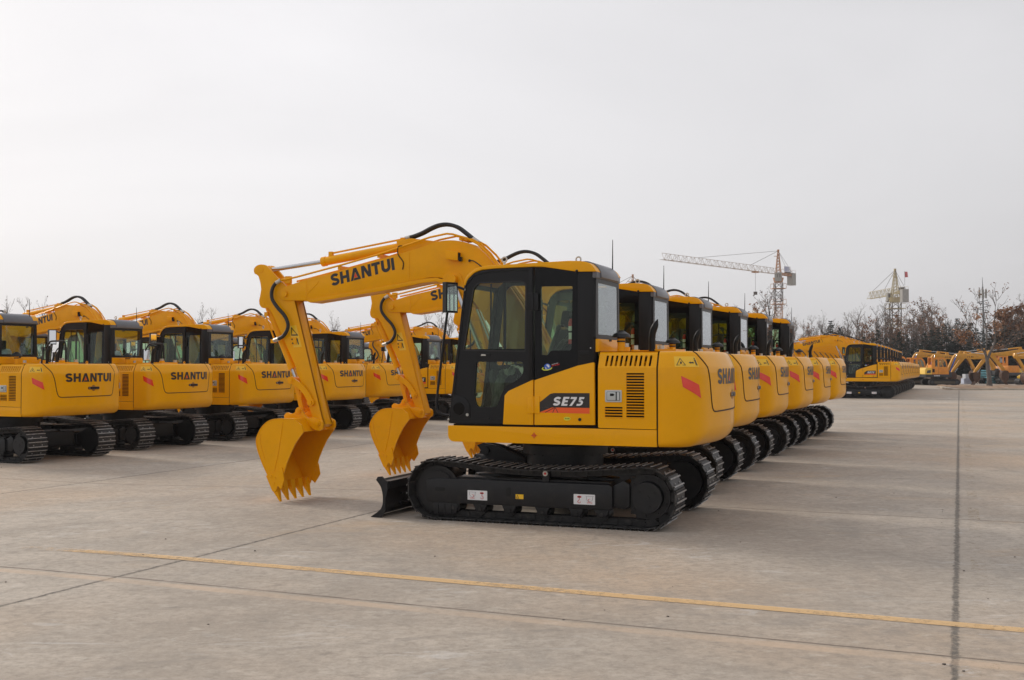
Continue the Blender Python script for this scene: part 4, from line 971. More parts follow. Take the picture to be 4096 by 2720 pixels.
    # curved tyre and crawler scrub marks
    for cx, cy, rad, wd, st in ((-3.5, 1.5, 8.2, .12, .35), (6.0, 16, 9.5, .22, .35), (9.0, 3.0, 5.2, .10, .3), (2.0, -1.5, 8.9, .05, .5)):
        dx = M('SUBTRACT', sp.outputs[0], cx); dy = M('SUBTRACT', sp.outputs[1], cy)
        rr = M('SQRT', M('ADD', M('MULTIPLY', dx, dx), M('MULTIPLY', dy, dy)))
        dd = M('ABSOLUTE', M('SUBTRACT', M('ADD', rr, M('MULTIPLY', wob, 1.5)), rad))
        base = mix(M('MULTIPLY', mrange(dd, wd*.4, wd, st, 0), mrange(noise(3.5, 5, .7), .45, .62)), base, (.24, .215, .19))
    L(base, b.inputs['Base Color']); b.inputs['Roughness'].default_value = .82; b.inputs['Specular IOR Level'].default_value = .35
    bp = N(t, 'ShaderNodeBump'); bp.inputs['Strength'].default_value = .5; bp.inputs['Distance'].default_value = .012
    hgt = M('SUBTRACT', M('MULTIPLY', noise(28, 8, .75), .5), M('MULTIPLY', M('MAXIMUM', ju, jv), .8))
    L(hgt, bp.inputs['Height']); L(bp.outputs[0], b.inputs['Normal'])
    return m
CON = concrete_mat()
def axis_pts(lo, hi, fine_lo, fine_hi, st):
    p = []; x = fine_lo
    while x <= fine_hi: p.append(x); x += st
    s = st; y = fine_lo
    while y > lo: s *= 1.5; y -= s; p.insert(0, max(y, lo))
    s = st; y = p[-1]
    while y < hi: s *= 1.5; y += s; p.append(min(y, hi))
    return p
gm = MB(); xs = axis_pts(-1400, 1400, -40, 60, 2.0); ys = axis_pts(-60, 2600, -6, 120, 2.0)
nx = len(xs); gm.add([(x, y, gz(x, y)) for y in ys for x in xs], [(j*nx+i, j*nx+i+1, (j+1)*nx+i+1, (j+1)*nx+i) for j in range(len(ys)-1) for i in range(nx-1)], CON)
tag(gm.build('ground'), kind='structure')

def paint_mat(name, col, th):
    m = bpy.data.materials.new(name); m.use_nodes = True; t = m.node_tree; b = t.nodes['Principled BSDF']; L = t.links.new
    b.inputs['Base Color'].default_value = (*col, 1); b.inputs['Roughness'].default_value = .75
    geo = N(t, 'ShaderNodeNewGeometry')
    n = N(t, 'ShaderNodeTexNoise'); n.inputs['Scale'].default_value = 14; n.inputs['Detail'].default_value = 8; n.inputs['Roughness'].default_value = .8; L(geo.outputs['Position'], n.inputs['Vector'])
    n2 = N(t, 'ShaderNodeTexNoise'); n2.inputs['Scale'].default_value = .9; n2.inputs['Detail'].default_value = 3; L(geo.outputs['Position'], n2.inputs['Vector'])
    at = N(t, 'ShaderNodeAttribute', attribute_name='wear')
    ad = N(t, 'ShaderNodeMath', operation='ADD'); L(n.outputs['Fac'], ad.inputs[0]); L(at.outputs['Fac'], ad.inputs[1])
    ad2 = N(t, 'ShaderNodeMath', operation='MULTIPLY_ADD'); L(n2.outputs['Fac'], ad2.inputs[0]); ad2.inputs[1].default_value = .5; L(ad.outputs[0], ad2.inputs[2])
    mr = N(t, 'ShaderNodeMapRange'); L(ad2.outputs[0], mr.inputs[0]); mr.inputs[1].default_value = th; mr.inputs[2].default_value = th+.22; mr.inputs[3].default_value = .75; mr.inputs[4].default_value = 0
    L(mr.outputs[0], b.inputs['Alpha']); return m
def line_strip(name, pts, w, m, wear):
    mb = MB(); P = [Vector((p[0], p[1], 0)) for p in pts]; n = 60; vs = []; d = (P[-1]-P[0]).normalized(); s = Vector((-d.y, d.x, 0))*w/2
    for i in range(n+1):
        p = P[0].lerp(P[-1], i/n)
        for k in (-1, 1): q = p+s*k; vs.append((q.x, q.y, gz(q.x, q.y)+.004))
    mb.add(vs, [(2*i, 2*i+1, 2*i+3, 2*i+2) for i in range(n)], m)
    o = mb.build(name); a = o.data.attributes.new('wear', 'FLOAT', 'POINT')
    for i in range(n+1):
        for k in (0, 1): a.data[2*i+k].value = wear(i/n)
    tag(o, kind='structure')
def uvpt(u, x):   # point on the line u''=const at world x
    a = R(23.1); return (x, (u-x*math.sin(a))/math.cos(a))
YP = paint_mat('worn_yellow_road_paint', (.76, .50, .24), .72)
line_strip('painted_line', [uvpt(7.93, -5.0), uvpt(7.93, 14)], .14, YP, lambda t: max(0, .35-3.2*t)-.04)
FP = paint_mat('faded_yellow_road_paint', (.55, .43, .27), .50)
a_ = R(21.9)
line_strip('painted_line', [(.16*math.cos(a_)+y*math.tan(a_), y) for y in (5.5, 60)], .12, FP, lambda t: .0)
# loose grit on the slab: small pebbles
gr = MB(); random.seed(11); PEB = mat('pebble', (.16, .14, .12), .9, var=.4, vscale=3)
for _ in range(60):
    y = random.uniform(6, 26); x = random.uniform(-.5, .5)*y; r = random.uniform(.003, .007)*(1+.03*y)
    if random.random() < .35:
        y = random.uniform(6, 30); x = math.tan(a_)*y+random.uniform(-.25, .3)
    gr.sphere((x, y, gz(x, y)+r*.4), r, PEB, (1.3, 1, .6), 6)
tag(gr.build('loose_grit'), 'tiny dark pebbles and grit scattered over the concrete yard', 'gravel', kind='stuff')

# ================================================================== EXCAVATOR ROWS
proto = make_excavator(); index_kids()
GA, GB, GC, GD = ('excavators in the nearest row', 'excavators in the left row seen from behind', 'excavators in the row beyond the left row', 'excavators in the far right row')
ordw = ['first', 'second', 'third', 'fourth', 'fifth', 'sixth', 'seventh', 'eighth', 'ninth', 'tenth']
places = []
front = [(.615, 12.875), (1.63, 16.14), (2.79, 19.15), (4.05, 22.26), (5.16, 24.94), (6.36, 27.81)]
LF = ['large foreground yellow excavator with its whole black cab side and badge in view',
      'yellow excavator directly behind the large foreground one, its arm and bucket hanging free',
      'third yellow excavator of the nearest row, seen mostly as cab corner and rounded tail',
      'fourth yellow excavator of the nearest row counted from the camera',
      'fifth yellow excavator of the nearest row, second from its far end',
      'hindmost yellow excavator of the nearest row, beside the open concrete']
places += [(p, GA, LF[i]) for i, p in enumerate(front)]
left = [(-9.84, 22.12), (-8.79, 25.19), (-7.50, 28.09), (-6.10, 31.2), (-5.05, 34.2), (-2.95, 37.9), (-1.75, 40.9)]
LL = ['leftmost yellow excavator in the left row, cab cut off by the photo edge',
      'second yellow excavator from the left with its rear and black hatch lettering fully visible',
      'third yellow excavator from the left, its tail partly covered by the nearest arm',
      'yellow excavator with its rear framed between the two hanging arms',
      'yellow excavator whose tail is crossed by the second hanging arm',
      'yellow excavator whose rear shows just left of the foreground black cab',
      'yellow excavator of the left row seen only through the foreground cab glass']
places += [(p, GB, LL[i]) for i, p in enumerate(left)]
for i in range(7):
    places.append(((-13.75+1.17*i, 32.1+3.0*i), GC, '%s excavator from the left in the mostly hidden row beyond the left row' % ordw[i]))
for i in range(10):
    e = 'nearest' if i == 0 else ('farthest' if i == 9 else ordw[i]+' from the camera')
    places.append(((18.15+1.15*i, 57.39+2.88*i), GD, ('yellow excavator of the far right row in full side view, nearest of that row' if i == 0 else 'yellow excavator of the far right row, %s' % e)))
rj = random.Random(5)
for i, (p, g, lab) in enumerate(places):
    o = proto if i == 0 else copy_tree(proto)
    o.location = (p[0], p[1], gz(*p)); o.rotation_euler = (0, 0, HEAD-(R(4.2) if g in (GB, GC) else 0)+(rj.uniform(-.006, .006) if i else 0))
    tag(o, lab, 'excavator', g)

# ================================================================== OLD EXCAVATORS (far right)
OOR = mat('old_orange_paint', (.70, .25, .012), .5, coat=.15, var=.15, vscale=2, dirt=(.3,.16,.06), dfac=.4)
OYL = mat('old_amber_paint', (.62, .29, .015), .5, coat=.1, var=.15, vscale=2, dirt=(.28,.17,.07), dfac=.55)
OPY = mat('old_pale_yellow_paint', (.80, .50, .06), .5, coat=.15, var=.1, vscale=2)
ODK = mat('old_dark_grey_paint', (.035, .036, .04), .55, var=.2)
ORU = mat('rusty_bucket_steel', (.075, .035, .02), .75, var=.35, vscale=4)
OBL = mat('blue_cylinder_wrap', (.03, .10, .42), .5)
def make_old(nm='old_excavator'):
    r = empty(nm, label='x', cat='excavator')
    for s in (1, -1):
        t = MB(); pf = [(x, z) for x, z in [(-1.05,.02),(1.05,.02)]]+arc(1.07, .27, .25, .25, -80, 85, 7)+[(.3,.50),(-.3,.50)]+arc(-1.07, .27, .25, .25, 95, 260, 7)
        t.prism(pf, min(s*.68, s*1.08), max(s*.68, s*1.08), TRK)
        for i in range(len(pf)):
            a, b = Vector(pf[i]), Vector(pf[(i+1) % len(pf)]); n = max(1, int((b-a).length/.13))
            for k in range(n): q = a.lerp(b, k/n); t.box((q.x, s*.88, q.y), (.04, .42, .04), TRK)
        t.prism([(-.9,.15),(.9,.15),(.9,.36),(-.9,.36)], min(s*1.075, s*1.10), max(s*1.075, s*1.10), mat('dusty_frame', (.09,.075,.055), .8))
        for c in (-1.07, 1.07): t.cyl((c, s*1.07, .27), (c, s*1.11, .27), .13, ODK, n=14)
        t.build('crawler_track', r)
    b = MB(); b.cyl((0,0,.4), (0,0,.72), .5, ODK, n=20); b.box((0,0,.4), (1.2,1.5,.2), ODK); b.build('centre_frame', r)
    b = MB(); b.prism(rpoly([(-1.62,.70),(.42,.70),(.42,.95),(-1.66,.95)], .05), -1.08, 1.08, ODK, bev=.02)
    b.prism([(.38,.72),(.95,.72),(.90,1.10),(.62,1.30),(.40,1.25)], -.3, .3, ODK, bev=.02); o = b.build('deck_skirt', r)
    lt = MB(); text(lt, '906D', lambda a, c: Vector((-.93+.52*a, -1.083, .79+.10*c)), {'k': WHT, 'r': WHT}, gap=.15); lt.build('lettering', o)
    b = MB(); b.prism(rpoly([(-1.72,.95),(-1.10,.95),(-1.10,1.54),(-1.52,1.52),(-1.66,1.44)], [.05,0,0,.1,.08]), -1.06, 1.06, OPY, bev=.05, seg=3); o = b.build('counterweight', r)
    b = MB(); b.prism(rpoly([(-1.56,1.05),(-1.20,1.08),(-1.20,1.34),(-1.50,1.30)], .04), -1.075, -1.055, ODK); b.build('vent', o)
    b = MB(); b.prism(rpoly([(-1.10,.955),(.36,.955),(.36,1.20),(.25,1.54),(-1.10,1.54)], .02), -1.06, 1.06, OOR, bev=.015)
    b.box((-.96,-1.062,1.28), (.2,.012,.3), DRK); b.box((-.52,-1.062,1.24), (.012,.01,.55), SEA); b.build('body_panel', r)
    cb = MB(); co = rpoly([(-1.10,1.54),(.30,1.54),(.18,2.08),(-.02,2.36),(-.12,2.40),(-1.10,2.40)], [0,.02,.05,.08,.05,.06])
    h1 = rpoly([(-.84,1.60),(-.60,1.60),(-.60,2.26),(-.84,2.26)], .04); h2 = rpoly([(-.44,1.60),(.18,1.60),(.06,2.05),(-.12,2.26),(-.44,2.26)], .05)
    for y in (-1.06, -.12): cb.plate(co, [h1, h2], lambda a, c, d, y=y: Vector((a, y+d, c)), .035, OOR)
    cb.prism([(-1.10,2.36),(-.12,2.36),(-.12,2.41),(-1.10,2.41)], -1.05, -.1, OOR); cb.box((-1.09,-.57,1.66), (.03,.9,.25), OOR)
    for y in (-1.0, -.15): cb.box((-1.09,y,2.0), (.03,.08,.8), OOR)
    cb.prism([(-.5,1.2),(-.2,1.2),(-.3,2.0),(-.42,2.0)], -.75, -.45, SEAT); o = cb.build('cab', r)
    for h in (h1, h2):
        g = MB(); g.plate(h, [], lambda a, c, d: Vector((a, -1.045+d, c)), .004, GLS); g.build('window_pane', o)
    b = MB(); ot = [(.55,1.20),(.70,1.60),(.98,2.20),(1.18,2.56),(1.36,2.74),(1.62,2.80),(1.95,2.79),(3.0,2.62),(4.05,2.50),(4.14,2.42),(4.05,2.32),(3.0,2.25),(2.3,2.33),(2.02,2.32),(1.72,2.28),(1.45,2.12),(1.1,1.62),(.88,1.15),(.7,1.10)]
    b.prism(ot, -.14, .12, OYL, bev=.01); bo = b.build('boom', r)
    lt = MB(); text(lt, 'JCM', lambda a, c: Vector((2.30+.56*a, -.1435, 2.42+.12*c-.02*a)), {'k': LBK, 'r': LBK}, gap=.3); lt.build('lettering', bo)
    b = MB(); b.cyl((.70,-.20,.95), (1.28,-.20,2.40), .06, OBL, n=10); b.cyl((1.2,-.20,2.2), (1.40,-.20,2.62), .03, CHR, n=8); b.build('boom_cylinder', r)
    b = MB(); b.cyl((1.75,0,2.95), (2.7,0,2.84), .06, OYL, n=10); b.cyl((2.7,0,2.84), (4.1,0,2.70), .028, CHR, n=8); b.prism([(1.65,2.8),(1.95,2.8),(1.85,3.0),(1.7,3.0)], -.06, .06, OYL); b.build('arm_cylinder', r)
    b = MB(); b.prism([(4.18,2.74),(4.06,2.76),(3.82,2.45),(3.0,1.32),(2.90,1.10),(3.02,1.06),(3.20,1.25),(4.12,2.30),(4.24,2.5)], -.12, .10, OYL, bev=.008); b.build('arm', r)
    b = MB(); b.cyl((4.15,0,2.3), (3.55,0,1.5), .05, ORU, n=10); b.cyl((3.55,0,1.5), (3.2,0,1.0), .025, CHR, n=8); b.build('bucket_cylinder', r)
    b = MB(); o_ = [(p.x, p.y) for p in spline([(2.85,1.12,0),(3.10,1.12,0),(3.28,.90,0),(3.25,.55,0),(2.98,.20,0)], 3)]
    i_ = [(p[0]*.95+.12, p[1]*.93+.03) for p in o_]
    b.prism(o_+i_[::-1], -.38, .38, ORU)
    for y in (-.39, .37): b.prism(o_+[(2.78,.45),(2.72,.95)], y, y+.02, ORU)
    o = b.build('bucket', r)
    for k in range(4):
        b = MB(); y = -.33+.22*k; b.prism([(3.02,.24),(2.92,.20),(2.80,.02),(2.84,.02)], y-.03, y+.03, ORU); b.build('bucket_tooth', o)
    return r
olds = [((37.3, 97), 0, 1, 'orange-cabbed old excavator with dark 906D skirt facing right beside the sandy island'),
        ((36.6, 100.2), 0, 1, 'old excavator half hidden behind the orange-cabbed one, pale tail showing'),
        ((36.1, 103.4), 0, 1.06, 'rearmost old excavator of the right-facing trio'),
        ((45.2, 92.5), 197, 1.0, 'old excavator at the right photo edge reaching left, nearest of the edge group'),
        ((46.9, 98), 171, 1.12, 'old excavator at the right photo edge reaching left, middle of the edge group'),
        ((45.6, 104), 206, 1.1, 'old excavator at the right photo edge reaching left, rearmost of the edge group')]
op = make_old(); index_kids()
for i, (p, rz, sc, lab) in enumerate(olds):
    o = op if i == 0 else copy_tree(op)
    o.location = (p[0], p[1], gz(*p)); o.rotation_euler = (0, 0, R(rz)); o.scale = (sc, sc, sc)
    tag(o, lab, 'excavator', 'used excavators at the far right')

# ================================================================== ISLAND, WALL, ODDS AND ENDS
SOIL = mat('sandy_soil', (.30, .20, .13), .95, var=.35, vscale=.9, bump=1, bscale=6, dirt=(.16,.10,.06), dfac=.6)
KRB = mat('pale_kerb_stone', (.42, .37, .30), .85, var=.2, vscale=2)
gI = gz(40, 84)
mb = MB(); mb.prism(rpoly([(30.4,77.8),(80,77.8),(80,89),(34,89)], [2,0,0,4]), gI-.05, gI+.13, KRB, axis='z'); tag(mb.build('kerb'), kind='structure')
mb = MB(); random.seed(4)
def isl(a, b):
    x = 31.5+48*a; y = 78.2+10.4*b; x = max(x, 31.5+2.2*b); e = min(1, 6*min(b, 1-b), 20*a)
    return Vector((x, y, gI+.134+e*(.05+.16*noise.noise(Vector((x*.5, y*.6, 0)))+.10*noise.noise(Vector((x*2, y*2, 3))))))
mb.grid(150, 26, isl, SOIL); tag(mb.build('soil_bed'), kind='structure')
WAL = mat('old_wall_render', (.20, .19, .175), .9, var=.3, vscale=.6)
mb = MB(); y = 124
mb.box((40, y, .85), (160, .3, 2.2), WAL); mb.box((40, y, 1.99), (160.4, .42, .08), WAL)
for k in range(32): mb.box((-40+5*k, y-.2, .9), (.4, .2, 2.3), WAL)
tag(mb.build('boundary_wall'), 'low grey rendered wall behind the dark conifers', 'wall')
PIL = mat('grey_stone_pillar', (.26, .26, .255), .85, var=.2, vscale=2)
for px, lab in ((3672, 'grey obelisk stone pillar left of the orange-cabbed excavator'), (3990, 'grey obelisk stone pillar behind the crossed excavator arms')):
    X = (px-2048)/4450*112; mb = MB(); g0 = gz(X, 112)
    vs = []
    for z, r in ((0,.72),(.35,.72),(.35,.58),(2.1,.50),(2.75,.04)): vs += [(X-r, 112-r, g0+z), (X+r, 112-r, g0+z), (X+r, 112+r, g0+z), (X-r, 112+r, g0+z)]
    mb.add(vs, [(i*4+k, i*4+(k+1) % 4, (i+1)*4+(k+1) % 4, (i+1)*4+k) for i in range(4) for k in range(4)]+[(16,17,18,19)], PIL)
    tag(mb.build('stone_pillar'), lab, 'pillar', 'grey stone pillars')
PIL2 = mat('earth_heap', (.15, .105, .075), .95, var=.4, vscale=.8, bump=1, bscale=3)
mb = MB()
def heap(a, b):
    x = -3.6+7.2*a; y = -2.4+4.8*b; h = max(0, 1-(x/3.4)**2-(y/2.3)**2)
    return Vector((41.2+x, 109+y, gz(41, 109)-.05+1.35*h**.8*(1+.45*noise.noise(Vector((x, y, 1))))))
mb.grid(60, 40, heap, PIL2); tag(mb.build('earth_heap'), 'brown heap of earth behind the orange-cabbed excavator boom', 'earth heap', kind='stuff')
CYN = mat('cyan_steel_rack', (.10, .30, .36), .6, var=.2, vscale=3)
fr = empty('steel_rack', (45.3, 104.5, gz(45, 104)), R(4), 'stack of cyan painted steel frames behind the tree trunk', 'steel rack')
for k in range(8):
    mb = MB(); z = .08+.165*k; jx = .03*((k*37) % 5-2)
    for y in (-.6, .6): mb.box((jx, y, z), (2.1, .09, .09), CYN)
    for x in (-1, -.35, .35, 1): mb.box((x+jx, 0, z), (.08, 1.2, .07), CYN)
    for x in (-1, 1): mb.box((x+jx, -.6, z+.08), (.09, .09, .08), CYN)
    mb.build('frame', fr)
for px, w_, h_, c, lab in ((3868, .9, .5, (.45,.50,.62), 'pale blue crate left of the earth heap foot'), (3880, .6, .9, (.5,.52,.55), 'taller whitish crate standing behind the pale blue crate')):
    X = (px-2048)/4450*104; mb = MB(); mc = mat('crate_'+str(px), c, .6, var=.2)
    mb.box((X, 104+(px-3868)*.06, gz(X, 104)+h_/2), (w_, .7, h_), mc, bev=.02)
    for k in range(4): mb.box((X, 103.62+(px-3868)*.06, gz(X, 104)+.08+k*h_*.27), (w_*.98, .03, .05), mc)
    tag(mb.build('crate'), lab, 'crate')
# little yellow roller between the arms
yr = empty('road_roller', (45.9, 99.5, gz(46, 99)), R(185), 'small bright yellow roller under the crossed arms', 'road roller')
BYL = mat('bright_yellow_paint', (.80, .48, .01), .45, coat=.2)
mb = MB(); mb.prism(rpoly([(-.7,.3),(.5,.3),(.55,.75),(.2,.9),(-.6,.85)], .06), -.45, .45, BYL, bev=.03); mb.box((-.1,0,1.0),(.3,.4,.1),SEAT,bev=.02); mb.build('body', yr)
for x in (-.55, .55):
    mb = MB(); mb.cyl((x,-.42,.28), (x,.42,.28), .28, ODK, n=20); mb.build('drum', yr)
mb = MB(); mb.tube([(.3,0,.85),(.2,0,1.2)], .03, ODK, n=6); mb.torus((.18,0,1.2), .14, .015, ODK, 'z'); mb.build('steering_wheel', yr)

# ================================================================== TREES
BARK = mat('grey_bark', (.12, .105, .095), .9, var=.3, vscale=3)
TWG = mat('twig_bark', (.15, .122, .105), .9, var=.2, vscale=3)
def leafmat(name, col, tr=.35):
    m = bpy.data.materials.new(name); m.use_nodes = True; t = m.node_tree; b = t.nodes['Principled BSDF']
    geo = N(t, 'ShaderNodeNewGeometry'); hs = N(t, 'ShaderNodeMapRange'); hs.inputs[3].default_value = .55; hs.inputs[4].default_value = 1.5
    t.links.new(geo.outputs['Random Per Island'], hs.inputs[0])
    sc = N(t, 'ShaderNodeVectorMath', operation='SCALE'); sc.inputs[0].default_value = col; t.links.new(hs.outputs[0], sc.inputs['Scale'])
    t.links.new(sc.outputs[0], b.inputs['Base Color']); b.inputs['Roughness'].default_value = .7; b.inputs['Specular IOR Level'].default_value = .2
    MATS[name] = m; return m
LBR = leafmat('dry_brown_leaf', (.22, .135, .095)); LRU = leafmat('rust_orange_leaf', (.28, .14, .07)); LPU = leafmat('dull_purple_brown_leaf', (.20, .15, .125)); NDL = leafmat('dark_needles', (.022, .036, .026))
def bare_tree_parts(seed, H, W, leaves, lmat, nl=9, fork=.3, tw=.012, lsz=.09, up=.5):
    rn = random.Random(seed); cr = MB(); tips = []
    def br(p, d, L_, r, lev):
        n = 4 if lev < 2 else 3; path = [p]; rs = [r]; q = p.copy(); dd = d.copy()
        for i in range(n):
            dd = (dd+Vector((rn.uniform(-1,1), rn.uniform(-1,1), rn.uniform(-.3,.9)))*.20).normalized()
            q = q+dd*L_/n; path.append(q.copy()); rs.append(max(tw*.6, r*(1-.75*(i+1)/n)))
        cr.tube(path, r, BARK if lev < 2 else TWG, n=4 if lev < 2 else 3, caps=False, rs=rs)
        if lev >= 3: tips.append((q, dd)); tips.append((path[-2], dd)); return
        k = (7, 6, 5)[lev] if lev < 3 else 0
        for j in range(k):
            t = rn.uniform(.25, 1.0); s = path[min(n, int(t*n))]
            a = rn.uniform(0, 6.28); side = Vector((math.cos(a), math.sin(a), rn.uniform(-.1, .9)))
            nd = (dd*rn.uniform(.5, 1.1)+side*.75).normalized(); br(s, nd, L_*rn.uniform(.38, .62), r*.45, lev+1)
    tk = MB(); n = 8; path = []; rs = []; r0 = H*.016+.03
    ht = H*.72; ox = rn.uniform(-.3, .3)
    for i in range(n+1):
        t = i/n; path.append(Vector((ox*t*t*.8+.06*math.sin(5*t+seed), .06*math.sin(4*t+seed*2), ht*t))); rs.append(r0*(1-.72*t)*(1.35 if i == 0 else 1))
    tk.tube(path, r0, BARK, n=8, rs=rs)
    for j in range(nl):
        t = fork+(1-fork)*(j+.5)/nl; i = min(n-1, int(t*n)); p = path[i].lerp(path[i+1], t*n-i); a = j*2.4+rn.uniform(-.4, .4)
        d = Vector((math.cos(a), math.sin(a), up+rn.uniform(-.1, .5)+t*.5)).normalized()
        L_ = W*(1.05-.35*t)*rn.uniform(.8, 1.15); br(p, d, L_, r0*(.55-.3*t), 1)
    br(path[-1], Vector((0,0,1)), H*.27, r0*.28, 1)
    for (p, d) in tips:
        for _ in range(leaves if leaves >= 1 else (1 if rn.random() < leaves else 0)):
            if rn.random() < .25: continue
            c = p+Vector([rn.uniform(-1, 1) for _ in range(3)])*.16; s = lsz*rn.uniform(.6, 1.3)
            a = Vector([rn.uniform(-1, 1) for _ in range(3)]).normalized(); b = a.orthogonal().normalized()
            cr.add([c-a*s, c+b*s*.7, c+a*s, c-b*s*.7], [(0,1,2,3)], lmat)
    return tk, cr
def tree_obj(kind, parts, label=None, group=None):
    r = empty(kind, label=label, cat='tree', group=group); tk, cr = parts; tk.build('trunk', r); cr.build('crown', r, ang=180); return r
def conifer_parts(seed, H, W):
    rn = random.Random(seed); tk = MB(); tk.tube([(0,0,0),(0,0,H*.5),(0,0,H*.97)], .1, BARK, n=6, rs=[.12,.07,.01]); cr = MB()
    nt_ = int(H*4.6)
    for i in range(nt_):
        t = (i+.5)/nt_; z = H*(.04+.95*t); rr = W*(1-t)**.85*rn.uniform(.80, 1.12)+.06
        for k in range(int(7+8*(1-t))):
            a = rn.uniform(0, 6.28); d = Vector((math.cos(a), math.sin(a), 0)); r1 = rr*rn.uniform(.65, 1.15); s_ = Vector((-d.y, d.x, 0))
            for q in range(int(3+r1*6)):
                f = rn.uniform(.15, 1); c = d*r1*f+Vector((0, 0, z+.10*f-.34*r1*f*f+rn.uniform(-.08, .08))); L_ = .22*rn.uniform(.6, 1.3); w_ = .10*rn.uniform(.6, 1.4)
                o = s_*rn.uniform(-.16, .16); e = (d+s_*rn.uniform(-.8, .8)+Vector((0,0,rn.uniform(-.45,.25)))).normalized(); g = e.cross(Vector((rn.uniform(-.4,.4), rn.uniform(-.4,.4), 1))).normalized()
                cr.add([c+o-g*w_, c+o+e*L_*.5-g*w_*.9, c+o+e*L_, c+o+e*L_*.5+g*w_*.9, c+o+g*w_], [(0,1,2,3,4)], NDL)
    return tk, cr
gy_t = 'bare trees of the far tree line'; gb_t = 'brown leaved trees of the far tree line'; gc_t = 'dark conifers of the far tree line'
V = {}
V['bare'] = [tree_obj('bare_tree', bare_tree_parts(21+i, 10, 2.9, .18, LPU, nl=11, fork=.25, up=.9, tw=.014)) for i in range(3)]
V['brown'] = [tree_obj('brown_leaved_tree', bare_tree_parts(41+i, 10, 2.9, (2, 3, 1)[i], (LBR, LRU, LPU)[i], nl=10, fork=.2, up=.9, tw=.012, lsz=.10)) for i in range(3)]
V['rust'] = [tree_obj('rust_leaved_tree', bare_tree_parts(61, 8, 2.8, 8, LRU, nl=12, fork=.2, up=.6, tw=.013, lsz=.13))]
V['con'] = [tree_obj('conifer_tree', conifer_parts(81+i, 7, 1.9)) for i in range(3)]
index_kids()
H0 = {'bare': 10, 'brown': 10, 'rust': 8, 'con': 7}
used = {}
def put(kind, px, ytop, Y, label, group, wide=1.0, base=None):
    X = (px-2048)/4450*Y; g0 = gz(X, Y); h = 1.72+(1455-ytop)/4450*Y-g0
    lst = V[kind]; k = used.get(kind, 0); used[kind] = k+1; src = lst[k % len(lst)]
    o = src if k < len(lst) else copy_tree(src)
    s = h/H0[kind]; o.location = (X, Y, g0); o.rotation_euler = (0, 0, (k*1.7) % 6.28); o.scale = (s*wide, s*wide, s); tag(o, label, 'tree', group); return o
SB = 'leafless grey tree in the tree line behind the far excavators'
SR = 'tree with clinging brown leaves in the tree line behind the far excavators'
SC = 'dark green conifer standing low in the tree line behind the far excavators'
rt = random.Random(9)
for px, yt, w_ in ((3180,1262,.8),(3215,1290,1),(3250,1275,.8),(3290,1255,.7),(3330,1290,.9),(3395,1265,1),(3425,1228,.95),(3452,1262,.9),(3505,1240,.8),(3540,1196,.8),(3565,1215,.7),(3625,1240,.7),(3690,1260,.8),(3740,1210,.7),(3768,1245,.7),(3820,1300,.8),(4060,1225,.7),(4090,1195,.7),(4130,1220,.8),(4020,1250,.7),(3150,1285,.8),(3365,1285,.8)):
    put('bare', px, yt, rt.uniform(132, 150), SB, gy_t, w_*1.1)
for px, yt, w_ in ((3165,1290,1),(3235,1300,1),(3275,1290,1),(3315,1300,.9),(3350,1310,.9),(3385,1305,1),(3440,1285,1),(3475,1275,1),(3515,1262,.9),(3560,1268,1),(3590,1255,1),(3620,1262,.9),(3655,1228,.9),(3690,1200,.95),(3705,1225,1),(3725,1215,.9),(3755,1240,.9),(3790,1275,.9),(3845,1280,.8),(3880,1285,.8),(4105,1230,.9),(3540,1300,1),(3600,1310,1),(3665,1300,1),(3730,1300,1)):
    put('brown', px, yt, rt.uniform(126, 140), SR, gb_t, w_)
for px, yt, w_ in ((4010,1285,1),(4045,1250,1.1),(4085,1240,1.1),(4120,1235,1),(3985,1300,.9)):
    put('rust', px, yt, rt.uniform(124, 132), 'rust leaved tree massed at the right end of the tree line', 'rust leaved trees at the right end', w_)
for px, yt, w_ in ((3323,1282,.9),(3362,1306,.9),(3300,1330,1),(3345,1335,1),(3400,1345,1),(3455,1345,1),(3512,1318,.9),(3490,1350,1),(3545,1352,1),(3598,1326,.9),(3575,1350,1),(3628,1338,1),(3655,1355,1),(3700,1330,1),(3728,1318,1),(3752,1312,1),(3786,1290,1),(3806,1312,1),(3830,1272,.85),(3858,1292,1),(3884,1290,1),(3905,1312,1),(3930,1318,1),(3958,1316,1),(3985,1322,1),(4018,1300,.9),(4045,1318,1),(4072,1322,1),(4102,1318,1),(4130,1312,1),
    (3680,1380,1.3),(3720,1385,1.3),(3760,1375,1.3),(3800,1370,1.3),(3840,1372,1.3),(3880,1370,1.3),(3920,1375,1.3),(3960,1372,1.3),(4000,1375,1.3),(4040,1372,1.3),(4080,1375,1.3),(3640,1392,1.3),(3600,1395,1.3),(3560,1400,1.3),(3520,1400,1.3),(3480,1405,1.3),(3440,1405,1.3),(3150,1390,1.5),(3200,1395,1.5),(3250,1390,1.5)):
    put('con', px, yt, rt.uniform(113, 121) if yt > 1360 else rt.uniform(116, 123), SC, gc_t, w_*1.15)
put('brown', 3020, 1225, 70, 'brown leaved tree above the fourth and fifth cabs, left one of two', 'brown leaved trees behind the nearest row', 1.15)
put('brown', 3090, 1158, 72, 'brown leaved tree standing in front of the orange crane mast', 'brown leaved trees behind the nearest row', 1.0)
put('brown', 2965, 1245, 78, 'low brown leaved tree above the fourth cab roof', 'brown leaved trees behind the nearest row', .9)
